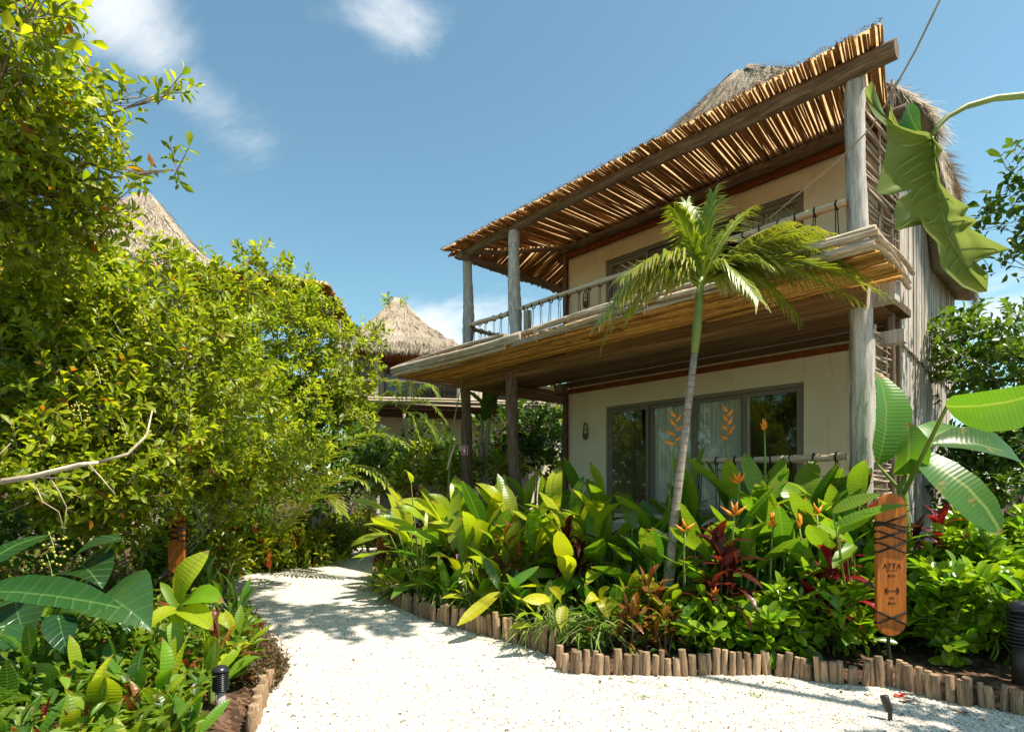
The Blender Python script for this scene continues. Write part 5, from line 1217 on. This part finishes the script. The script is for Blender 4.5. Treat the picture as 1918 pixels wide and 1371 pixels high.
# glossy shrubs along the right part of the edging
for (px, Y, w, h) in [(1300, 4.85, .24, .34), (1365, 4.8, .24, .38), (1430, 4.75, .26, .42), (1500, 4.8, .26, .46), (1560, 4.75, .24, .50), (1755, 4.75, .26, .62), (1668, 5.0, .25, .5), (1790, 4.55, .30, .62), (1850, 4.5, .30, .6), (1612, 4.95, .25, .55), (1700, 5.2, .35, .75), (1790, 5.2, .4, .8), (1880, 5.1, .4, .8), (1930, 4.5, .3, .6), (1660, 5.3, .3, .6), (1540, 5.15, .28, .5), (1850, 5.7, .45, .95), (1960, 5.5, .45, .9), (2020, 4.6, .35, .6), (2080, 5.2, .45, .8), (2150, 4.7, .4, .7), (2220, 5.6, .5, .9), (2060, 6.2, .5, 1.0)]:
    b_ = GB(px, Y); c = b_ + Vector((0, 0, h * .52))
    lg, gg = (('glossy bright green shrub behind the logs between bronze plants and paddle sign', 'glossy shrubs before the heliconias') if px < 1640 else ('tall glossy green shrub behind the front row, under the banana leaves', 'tall glossy shrubs under the banana') if Y > 4.9 else ('glossy bright green shrub between the paddle sign and the right bollard light', 'glossy shrubs between sign and bollard'))
    shrub('glossy_shrub', lg, 'shrub', gg, b_, [(c, (w, w * .8, h * .5)), (c + Vector((U(-.15, .15), U(-.1, .1), h * .12)), (w * .7, w * .6, h * .45))], L_GLOSSY, 27, .135, .21, 9, .10, .008, .9, M_STEMG, .35, templ=GLOSSY)
# banana by the corner of the house
bb_ = GB(1690, 5.55); ban = thing('banana_plant', bb_, 'banana plant with huge torn leaves at the corner of the house', 'banana plant')
mb = MB(); mb.tube([bb_ - Vector((0, 0, .05)), R(1690, 1000, 5.5), R(1690, 935, 5.45), R(1692, 900, 5.4)], [.08, .07, .05, .03], 10); mb.build('trunk', M_STEMG, ban, True)
for a, b_, Ya, Yb, up, wd, k in (((1643, 870), (1640, 695), 5.5, 5.7, (.2, -1, .1), 1.25, 1), ((1690, 890), (1700, 790), 5.4, 5.1, (-.4, -.9, .3), 1.5, 0), ((1700, 845), (1875, 1000), 5.3, 4.9, (.25, -.85, .45), 1.45, 2), ((1745, 830), (1930, 895), 5.5, 5.6, (.1, -.7, .7), 1.05, 3), ((1705, 850), (1820, 815), 5.6, 6.0, (0, -.5, .8), .9, 4)):
    p0 = R(*a, Ya); put_leaf(F_BANANA[k], p0, R(*b_, Yb), ban, up, wd); inst('petiole', STALK, frame(R(1692, 925, 5.42), p0, (1, .3, 0), .022), ban)
inst('petiole', STALK, frame(R(1692, 925, 5.42), R(1776, 756, 4.32), (1, .3, 0), .024), ban); put_leaf(F_BANANA[1], R(1772, 760, 4.3), R(2010, 715, 3.7), ban, (0, -1, -.35), 1.5)

# leaning palm before the balcony
PY_ = 5.55; pb_ = GB(1250, PY_); ptop = R(1312, 535, PY_)
lp = thing('coconut_palm', pb_, 'slim leaning palm with wind-blown fronds in front of the balcony', 'palm')
def tr(px, py): return R(px, py, PY_)
mb = MB(); trunk_pts = [pb_ - Vector((0, 0, .05)), tr(1254, 1070), tr(1262, 980), tr(1272, 900), tr(1284, 800), tr(1294, 720), tr(1301, 660)]
mb.tube(trunk_pts, [.065, .048, .043, .040, .037, .034, .031], 12); trunk = mb.build('trunk', M_TRUNK, lp, True)
for i in range(1, 34):
    f = i / 34 * 5.99; k = int(f); q = trunk_pts[k].lerp(trunk_pts[k + 1], f - k); r = .049 - .016 * i / 34
    mb = MB(); mb.tube([q - Vector((0, 0, .006)), q + Vector((0, 0, .006))], r * .99, 12, False); mb.build('ring_scar', M_BARK, trunk, True)
mb = MB(); mb.tube([tr(1301, 662), tr(1305, 620), tr(1309, 570), tr(1313, 520)], [.036, .046, .04, .026], 12); mb.build('crownshaft', M_STEMG, lp, True)
for (pc, p1, y1, ll, dry, wv) in (((1235, 455), (1150, 560), 5.3, .30, .55, (0, 0, -.2)), ((1210, 440), (1130, 640), 5.6, .32, .6, (0, 0, -.35)), ((1250, 480), (1175, 590), 5.8, .26, .3, (0, 0, -.2)),
      ((1318, 440), (1335, 365), 5.6, .30, .02, (.1, 0, .3)), ((1295, 440), (1265, 395), 5.4, .26, .02, (-.2, 0, .3)), ((1300, 450), (1285, 380), 5.8, .26, .02, (0, 0, .3)), ((1350, 430), (1400, 395), 5.8, .28, .1, (.3, 0, .1)),
      ((1420, 420), (1560, 470), 5.4, .34, .3, (.5, 0, -.1)), ((1440, 420), (1610, 520), 5.3, .34, .25, (.5, 0, -.15)), ((1420, 450), (1600, 560), 5.1, .32, .25, (.3, 0, -.3)), ((1400, 470), (1490, 590), 5.4, .30, .4, (.2, 0, -.5)),
      ((1450, 440), (1640, 545), 5.0, .34, .3, (.5, 0, -.2)), ((1430, 410), (1540, 440), 5.6, .32, .3, (.5, 0, -.1)), ((1260, 440), (1165, 520), 5.1, .3, .5, (-.1, 0, -.2)), ((1215, 470), (1125, 600), 5.2, .3, .6, (0, 0, -.35)), ((1350, 450), (1420, 560), 5.0, .28, .2, (.1, 0, -.4)), ((1390, 430), (1480, 420), 5.8, .28, .35, (.5, 0, .0)), ((1370, 470), (1440, 500), 5.2, .26, .2, (.3, 0, -.1))):
    frond(lp, ptop + vrand(.02), R(*pc, PY_), R(*p1, y1), ll * 1.35, 42, dry=min(.85, dry * 1.7 + .06), droop=1.1, w=.012, windv=wv)
# tie line from the palm up to the tree outside the view
gl = thing('tie_line', R(1440, 410, 5.4), 'thin brown line running from the palm past the log post into the sky', 'rope')
mb = MB(); mb.tube([R(1440, 410, 5.4), R(1500, 360, 5.2), R(1560, 310, 4.95), R(1632, 240, 4.6), R(1665, 185, 4.3), R(1715, 95, 4.1), R(1790, -60, 3.9)], [.006, .006, .006, .0065, .007, .0075, .009], 6); mb.build('line', M_VINE, gl, True)
# big lobed leaf hanging in from the right
pk = .3574
ph = thing('philodendron', Vector((3.3, 2.1, 0)), 'philodendron with one huge lobed leaf hanging before the corner of the house', 'philodendron')
YP = 2.35
def zp(x, y, Y=YP): return R(1560 + x * pk, 130 + y * pk, Y)
mb = MB(); mb.tube([Vector((3.3, 2.1, 0)), Vector((3.35, 2.15, 1.2)), Vector((3.3, 2.2, 2.2)), Vector((2.95, 2.28, 2.95))], [.05, .045, .035, .02], 8); mb.build('stem', M_BARK, ph, True)
mb = MB(); mb.tube([Vector((2.95, 2.28, 2.95)), R(2060, 160, YP), zp(1002, 138), zp(850, 152), zp(700, 195), zp(600, 250), zp(545, 305), zp(518, 345)], [.018, .016, .0135, .0125, .012, .011, .010, .009], 8); mb.build('petiole', M_STEMG, ph, True)
Lp = [(205, 60), (165, 110), (178, 165), (215, 240), (278, 300), (285, 380), (265, 490), (225, 645), (300, 658), (425, 628), (345, 680), (322, 740), (330, 845), (445, 768), (490, 850), (545, 910), (570, 1040), (680, 1140), (760, 1170), (808, 1165)]
Mp = [(290, 290), (330, 320), (380, 335), (440, 345), (500, 348), (522, 400), (527, 450), (532, 520), (540, 570), (545, 620), (556, 680), (566, 740), (575, 790), (588, 830), (605, 880), (630, 930), (665, 990), (720, 1070), (765, 1120), (808, 1165)]
Rp = [(300, 180), (315, 230), (345, 295), (420, 320), (500, 330), (575, 420), (540, 475), (545, 500), (556, 540), (565, 600), (640, 675), (715, 720), (690, 765), (760, 790), (720, 830), (820, 890), (930, 945), (745, 1000), (815, 1075), (808, 1165)]
def fine(a, k=4):
    out = []
    for i in range(len(a) - 1):
        p_, q_, r_, s_ = a[max(i - 1, 0)], a[i], a[i + 1], a[min(i + 2, len(a) - 1)]
        for j in range(k):
            t = j / k; tt = .12
            m1 = [(r_[d] - p_[d]) * tt for d in (0, 1)]; m2 = [(s_[d] - q_[d]) * tt for d in (0, 1)]
            h = (2 * t ** 3 - 3 * t ** 2 + 1, t ** 3 - 2 * t ** 2 + t, -2 * t ** 3 + 3 * t ** 2, t ** 3 - t ** 2)
            out.append(tuple(h[0] * q_[d] + h[1] * m1[d] + h[2] * r_[d] + h[3] * m2[d] for d in (0, 1)))
    return out + [a[-1]]
Lf, Mf, Rf = fine(Lp), fine(Mp), fine(Rp); V = []; nr = len(Mf); nc = 8
for i in range(nr):
    for c_ in range(-nc, nc + 1):
        e_ = Lf[i] if c_ < 0 else Rf[i]; f = abs(c_) / nc
        x = Mf[i][0] + (e_[0] - Mf[i][0]) * f; y = Mf[i][1] + (e_[1] - Mf[i][1]) * f
        dep = .035 * (1 - f) - .07 * f * f + .022 * math.sin(i * .45 + f * 5 * (1 if c_ < 0 else 1.5)) * f + .10 * i / nr
        V.append(zp(x, y, YP + dep))
w_ = 2 * nc + 1
mk('leaf', V, [(i * w_ + k, i * w_ + k + 1, (i + 1) * w_ + k + 1, (i + 1) * w_ + k) for i in range(nr - 1) for k in range(w_ - 1)], L_PHILO, ph, True)
for pts in ([(520, 345), (530, 500), (545, 620), (566, 740), (605, 880), (720, 1070), (808, 1165)], [(528, 400), (400, 480), (270, 560)], [(540, 575), (460, 625), (380, 720)], [(566, 740), (520, 800), (470, 810)], [(605, 880), (640, 840), (700, 790)], [(640, 950), (740, 940), (900, 945)], [(620, 930), (590, 970), (570, 1010)], [(524, 370), (400, 400), (300, 400)], [(530, 450), (420, 520), (290, 610)], [(535, 520), (450, 570), (350, 620)], [(550, 650), (440, 700), (345, 800)], [(556, 690), (600, 680), (640, 690)], [(580, 810), (650, 800), (720, 790)], [(660, 985), (620, 1030), (600, 1060)], [(700, 1045), (740, 1020), (780, 1040)], [(690, 1030), (650, 1080), (660, 1120)]):
    mb = MB(); mb.tube([zp(x, y, YP + .002 + .10 * (y - 60) / 1105 - .03 * min(1, k / 2) * (len(pts) == 3)) for k, (x, y) in enumerate(pts)], [.006 - .005 * i / len(pts) for i in range(len(pts))], 5); mb.build('vein', M_STEMG, ph, True)
p0 = zp(455, 335, 2.4); put_leaf(F_PADDLED[0], p0, zp(395, 185, 2.5), ph, (-1, -.3, 0), 1.6)
# trees and hedge on the right
shrub('leafy_tree', 'small-leaved tree rising against the cloud beside the bleached plank wall', 'tree', None, GB(1860, 9.0),
      [CL(1800, 640, 8.6, 70, 50), CL(1880, 620, 8.6, 80, 45), CL(1860, 690, 8.4, 90, 60), CL(1780, 610, 8.8, 45, 25), CL(1930, 680, 8.4, 80, 70), CL(1800, 710, 8.8, 55, 40)], L_FAR, 15, .12, .29, 8, .22, .012, shell=.15, hub=R(1900, 780, 8.6))
shrub('overhanging_tree', 'tree with loose sprays of dark leaves against the blue sky', 'tree', None, Vector((7.6, 7.2, 0)),
      [CL(1895, 390, 7.2, 40, 50), CL(1890, 300, 7.2, 30, 30), CL(1850, 410, 7.3, 25, 25), CL(1890, 490, 7.2, 40, 30), CL(1960, 360, 7.2, 60, 80), CL(1860, 460, 7.3, 30, 20), CL(1990, 480, 7.2, 70, 70)], L_DARKTREE, 10, .14, .29, 6, .22, .009, shell=.1, hub=R(2030, 560, 7.3))
shrub('dark_hedge', 'dark dense hedge beyond the banana leaves at the end of the house', 'shrub', None, GB(1880, 8.6),
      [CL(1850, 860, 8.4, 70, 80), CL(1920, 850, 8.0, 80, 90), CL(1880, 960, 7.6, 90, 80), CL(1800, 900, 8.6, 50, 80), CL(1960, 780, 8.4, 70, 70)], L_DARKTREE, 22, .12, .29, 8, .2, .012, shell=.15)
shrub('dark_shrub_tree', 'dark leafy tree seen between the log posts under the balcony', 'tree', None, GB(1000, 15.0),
      [CL(1000, 820, 15, 60, 50), CL(960, 850, 15, 60, 45), CL(1035, 850, 15.4, 50, 45), CL(1010, 760, 15.5, 40, 30), CL(940, 800, 14.6, 40, 35)], L_DARKTREE, 12, .17, .3, 8, .3, .02, shell=.15)
shrub('pale_shrub', 'pale yellow-green shrub far behind the corner posts of the terrace', 'shrub', None, GB(1035, 18.5), [CL(1035, 790, 18.5, 30, 30), CL(1000, 830, 18.5, 30, 30)], L_TREE2, 5, .2, .3, 7, .3, .03, shell=.3)
shrub('leafy_shrub', 'leafy green shrub in front of the distant house beside the tall dry stalk', 'shrub', None, GB(820, 12.5), [CL(800, 870, 12.5, 60, 30), CL(860, 885, 12.0, 60, 28), CL(920, 880, 12.0, 50, 30), CL(760, 900, 11.6, 50, 30)], L_CROTON, 14, .19, .2, 8, .2, .01, shell=.2)
# off-frame tree on the right whose shade falls on the gravel
st_ = shrub('shade_tree', 'tall spreading tree standing right of the path and shading the gravel', 'tree', None, Vector((7.2, 1.5, 0)),
      [((5.7, 2.6, 4.6), (.75, .7, .4)), ((5.3, 2.1, 5.6), (.5, .5, .3)), ((1.7, 4.7, 9.2), (1.0, .6, .4)), ((2.6, 4.4, 8.9), (.8, .5, .4)), ((1.2, 5.2, 9.6), (.8, .45, .3)), ((.9, 6.2, 10.2), (.6, .5, .3))], L_DARKTREE, 17, .15, .3, 8, .28, .07, shell=.1, stems=False)
for pts, r in (([(7.2, 1.5, -.1), (6.9, 1.7, 3), (6.4, 2.0, 6), (5, 3.2, 8.3)], .13), ([(5.0, 3.2, 8.25), (3.9, 3.9, 9.1), (2.2, 4.6, 9.2), (1.0, 5.9, 10.1)], .018), ([(6.8, 1.8, 3.4), (6.2, 2.3, 4.2), (5.4, 2.7, 4.7)], .05), ([(6.5, 1.95, 5.2), (5.8, 2.1, 5.5), (5.0, 2.2, 5.7)], .04)):
    mb = MB(); mb.tube(pts, [r * (1 - .7 * i / (len(pts) - 1)) for i in range(len(pts))], 9); mb.build('limb', M_BARK, st_, True)
# stalks between the near posts and the distant house
ds = thing('dry_stalk', GB(845, 10.0), 'tall pale dry flower stalk leaning before the corner log post', 'plant stalk')
mb = MB(); mb.tube([GB(838, 10.0), R(842, 850, 10), R(852, 780, 10), R(870, 690, 10)], [.03, .026, .015, .003], 6); mb.build('stalk', M_STEMG, ds, True)
mb = MB(); mb.tube([R(838, 880, 9.95), R(846, 850, 9.95), R(851, 836, 9.95)], [.022, .018, .012], 6); mb.build('stub', M_RAIL, ds, True)
for px, lean in ((900, 6), (908, 14)):
    st = thing('thin_trunk', GB(px, 11.8), 'thin pale trunk of a young banana standing behind the log posts', 'trunk', 'thin pale trunks behind the posts')
    mb = MB(); mb.tube([GB(px, 11.8), R(px + lean * .3, 820, 11.8), R(px + lean, 735, 11.8)], [.05, .045, .03], 8); mb.build('stem', M_TRUNK, st, True)
    for k in range(3):
        p0 = R(px + lean, 790 - k * 15, 11.8); put_leaf(F_BANANA, p0, p0 + adir(U(0, 6.28), U(.2, 1.1)) * .9, st)

# ------------------------------------------------------------------ signs, lights, small things
def paddle_sign(c, w, h, label, letters):
    """c: centre of the foot; stadium-shaped board lashed to a stake"""
    base = Vector((c[0], c[1], gz(c[0], c[1]))); root = thing('paddle_sign', base, label, 'sign')
    zb, r, th = c[2], w / 2, .016; x0, y0 = c[0], c[1]
    pts = [(r * math.cos(a), zb + r + r * math.sin(a)) for a in np.linspace(math.pi, 2 * math.pi, 13)] + [(r * math.cos(a), zb + h - r + r * math.sin(a)) for a in np.linspace(0, math.pi, 13)]
    n = len(pts); V = [(x0 + x * .975, y0 - th, zb + h / 2 + (z - zb - h / 2) * .995) for x, z in pts] + [(x0 + x, y0 - th + .006, z) for x, z in pts] + [(x0 + x, y0 + th, z) for x, z in pts]
    Fc = [tuple(range(n)), tuple(2 * n + i for i in reversed(range(n)))] + [(k * n + i, (k + 1) * n + i, (k + 1) * n + (i + 1) % n, k * n + (i + 1) % n) for k in (0, 1) for i in range(n)]
    board = mk('board', V, Fc, M_SIGN, root)
    mb = MB(); mb.tube([base - Vector((0, 0, .05)), Vector((x0, y0 + th + .016, zb + .02)), Vector((x0, y0 + th + .016, zb + h - .1))], .014, 8); mb.build('stake', M_BROWNMETAL, root)
    def rope(za, zb2):
        mb = MB(); yf = y0 - th - .006
        mb.tube([Vector((x0 - r - .004, y0 + th, za - .01)), Vector((x0 - r - .006, y0, za)), Vector((x0 - r * .9, yf, za)), Vector((x0, yf - .002, (za + zb2) / 2)), Vector((x0 + r * .9, yf, zb2)), Vector((x0 + r + .006, y0, zb2)), Vector((x0 + r + .004, y0 + th, zb2 + .01))], .0075, 6); mb.build('rope', M_ROPE, root, True)
    for fa, fb in ((.655, .585), (.59, .66), (.735, .67), (.68, .742), (.79, .735), (.775, .85), (.80, .765), (.17, .085), (.095, .168)): rope(zb + h * fa, zb + h * fb)
    if letters:
        mb = MB(); yf = y0 - th - .0015
        def stroke(a, b_, t=.0035):
            A, B = Vector((x0 + a[0] * w, yf, zb + a[1] * h)), Vector((x0 + b_[0] * w, yf, zb + b_[1] * h)); d = (B - A); s = Vector((d.z, 0, -d.x)).normalized() * t
            mb.box((A + B) / 2, d / 2, s, Vector((0, .0012, 0)))
        y0_, y1_ = .475, .508
        for cx, ch in ((-.23, 'A'), (-.08, 'T'), (.07, 'T'), (.23, 'A')):
            if ch == 'A': stroke((cx - .06, y0_), (cx, y1_)); stroke((cx + .06, y0_), (cx, y1_))
            else: stroke((cx - .055, y1_), (cx + .055, y1_)); stroke((cx, y0_), (cx, y1_))
        stroke((-.2, .462), (.2, .462), .0012)
        for ya in (.425, .232):
            stroke((-.13, ya), (.13, ya), .003); stroke((-.13, ya), (-.06, ya + .012), .003); stroke((-.13, ya), (-.06, ya - .012), .003)
        ya = .318; stroke((-.17, ya), (.17, ya), .0028)
        for sx in (-1, 1):
            stroke((sx * .17, ya - .026), (sx * .17, ya + .026), .0035); stroke((sx * .22, ya - .018), (sx * .22, ya + .018), .0035); stroke((sx * .17, ya), (sx * .25, ya), .0025)
        for k in range(4): stroke((-.08 + k * .05, .262), (-.08 + k * .05, .276), .002)
        lt = mb.build('lettering', M_INK, board); tag(lt, 'dark burnt lettering, arrows and dumbbell symbol', kind='stuff')
    return root
s1 = R(1668, 1190, 4.42); paddle_sign((s1.x, s1.y, s1.z), .232, R(1668, 924, 4.42).z - s1.z, 'orange wooden paddle sign lashed with black rope, lettering and arrows', True)
s2 = R(331, 1092, 6.2); paddle_sign((s2.x, s2.y, s2.z), .175, .80, 'wooden paddle sign half hidden in the shrubs left of the path', False)
def bollard(c, r, h, label, post_mat):
    root = thing('bollard_light', c, label, 'bollard light'); c = Vector(c)
    mb = MB(); mb.tube([c - Vector((0, 0, .04)), c + Vector((0, 0, h * .5))], r * .62, 14); mb.build('post', post_mat, root, True)
    z0 = h * .46
    mb = MB(); mb.tube([c + Vector((0, 0, z0 - .01)), c + Vector((0, 0, h * .9))], r * .72, 14); mb.build('core', M_BLACK, root, True)
    for k in range(9):
        z = z0 + k * (h * .4 / 9); mb = MB(); mb.tube([c + Vector((0, 0, z)), c + Vector((0, 0, z + h * .008)), c + Vector((0, 0, z + h * .022))], [r, r * 1.02, r * .78], 18); mb.build('louvre', M_BLACK, root, True)
    mb = MB(); mb.tube([c + Vector((0, 0, h * (.87 + .13 * math.sin(a)))) for a in np.linspace(0, 1.5, 7)], [r * 1.02 * math.cos(a) + .002 for a in np.linspace(0, 1.5, 7)], 18); mb.build('cap', M_BLACK, root, True)
b1 = GB(413, 3.62); bollard(b1, .050, .29, 'black ribbed bollard light on a pale post beside the left logs', M_GREYPOST)
b2 = GB(1912, 4.05); bollard(b2, .085, .60, 'black ribbed bollard light standing at the end of the glossy shrubs', M_BROWNMETAL)
sp0 = G(1668, 1349); so = thing('spotlight', sp0, 'small dark brown ground spotlight staked in the gravel', 'spotlight')
mb = MB(); mb.tube([sp0 - Vector((0, 0, .04)), sp0 + Vector((-.004, 0, .065))], .013, 8); mb.build('stake', M_BROWNMETAL, so)
a, b_ = sp0 + Vector((.002, .012, .052)), sp0 + Vector((-.022, .03, .15)); mb = MB(); mb.tube([a, a.lerp(b_, .08), a.lerp(b_, .95), b_], [.018, .024, .026, .024], 12); mb.build('lamp_head', M_BROWNMETAL, so, True)
# red extinguisher sign on the corner post
fs = thing('extinguisher_sign', H(T3 - .02, -.13, 2.1), 'small red fire extinguisher sign on the corner log post', 'sign')
fc = R(870, 843, 10.68)
def fbox(name, x0, x1, z0, z1, d, mat):
    mb = MB(); mb.box(fc + Vector(((x0 + x1) / 2, -d, (z0 + z1) / 2)), Vector(((x1 - x0) / 2, 0, 0)), Vector((0, .004, 0)), Vector((0, 0, (z1 - z0) / 2))); return mb.build(name, mat, fs)
fbox('border', -.066, .066, -.088, .088, 0, M_WHITE); fbox('plate', -.058, .058, -.08, .08, .006, M_RED)
for q in ((-.018, .018, -.055, .02), (-.008, .008, .022, .04), (-.03, .02, .042, .052), (-.034, -.026, -.01, .04)): fbox('pictogram', *q, .012, M_WHITE)
# hose, litter and weeds
hs_ = thing('garden_hose', GB(1850, 4.15), 'green garden hose lying behind the log edging', 'hose')
mb = MB(); mb.tube([R(1750, 1292, 4.3), R(1835, 1298, 4.2), R(1880, 1306, 4.12), R(1940, 1322, 4.0), R(2020, 1345, 3.9)], .011, 8); mb.build('tube', M_HOSE, hs_, True)
for (px, py, mat, nm, lab, cat) in ((1685, 1302, M_REDFLOWER, 'fallen_blossom', 'fallen orange-red blossom lying on the gravel', 'blossom'), (1700, 1312, M_VINE, 'dry_leaf', 'dry tan leaf lying on the gravel beside the fallen blossom', 'leaf'), (1800, 1335, M_VINE, 'dry_leaf', 'dry tan leaf lying alone at the foot of the logs', 'leaf')):
    c = G(px, py, .012); n = 9; az = rng.uniform(0, 6.28, n); D = np.stack([np.cos(az), np.sin(az), rng.uniform(0, .5, n)], -1)
    V, Fc = leaf_cloud(np.tile(np.array(c), (n, 1)), D, np.tile([0, 0, 1.], (n, 1)) + .01, rng.uniform(.03, .06, n), np.full(n, .014)); tag(mk(nm, V, Fc, mat, None, True), lab, cat)
for (px, py) in ((1180, 1277), (1210, 1306), (1245, 1286), (1410, 1300), (1425, 1305), (832, 1202), (1465, 1280)):
    c = G(px, py, .0); n = 26; az = rng.uniform(0, 6.28, n); D = np.stack([np.cos(az), np.sin(az), rng.uniform(.2, 1, n)], -1)
    P = np.array(c)[None] + np.stack([rng.normal(0, .035, n), rng.normal(0, .02, n), np.zeros(n)], -1)
    V, Fc = leaf_cloud(P, D, np.tile([0, 0, 1.], (n, 1)) + .01, rng.uniform(.010, .022, n), np.full(n, .005)); tag(mk('gravel_weed', V, Fc, L_COVER, None, True), 'tiny green weed sprouting from the white gravel', 'weed', 'weeds in the gravel')

n = 420; Xr = []
while len(Xr) < n:
    x, y = U(-4.5, 4.5), U(3.0, 10); d_ = float(edge_dist(np.array([x]), np.array([y]))[0])
    if bool(inside(np.array([x]), np.array([y]))[0]) and random.random() < (1.0 if d_ < .25 else .10): Xr.append((x, y, .008))
P = np.array(Xr); az = rng.uniform(0, 6.28, n); D = np.stack([np.cos(az), np.sin(az), rng.uniform(-.05, .25, n)], -1); Ls = rng.uniform(.012, .045, n)
V, Fc = leaf_cloud(P, D, np.tile([0, 0, 1.], (n, 1)) + .2 * unitv(n), Ls, Ls * .25)
tag(mk('leaf_litter', V, Fc, L_BROWNCOVER, None, True), 'tiny dry leaf scraps scattered along the edges of the gravel', 'leaf litter', kind='stuff')
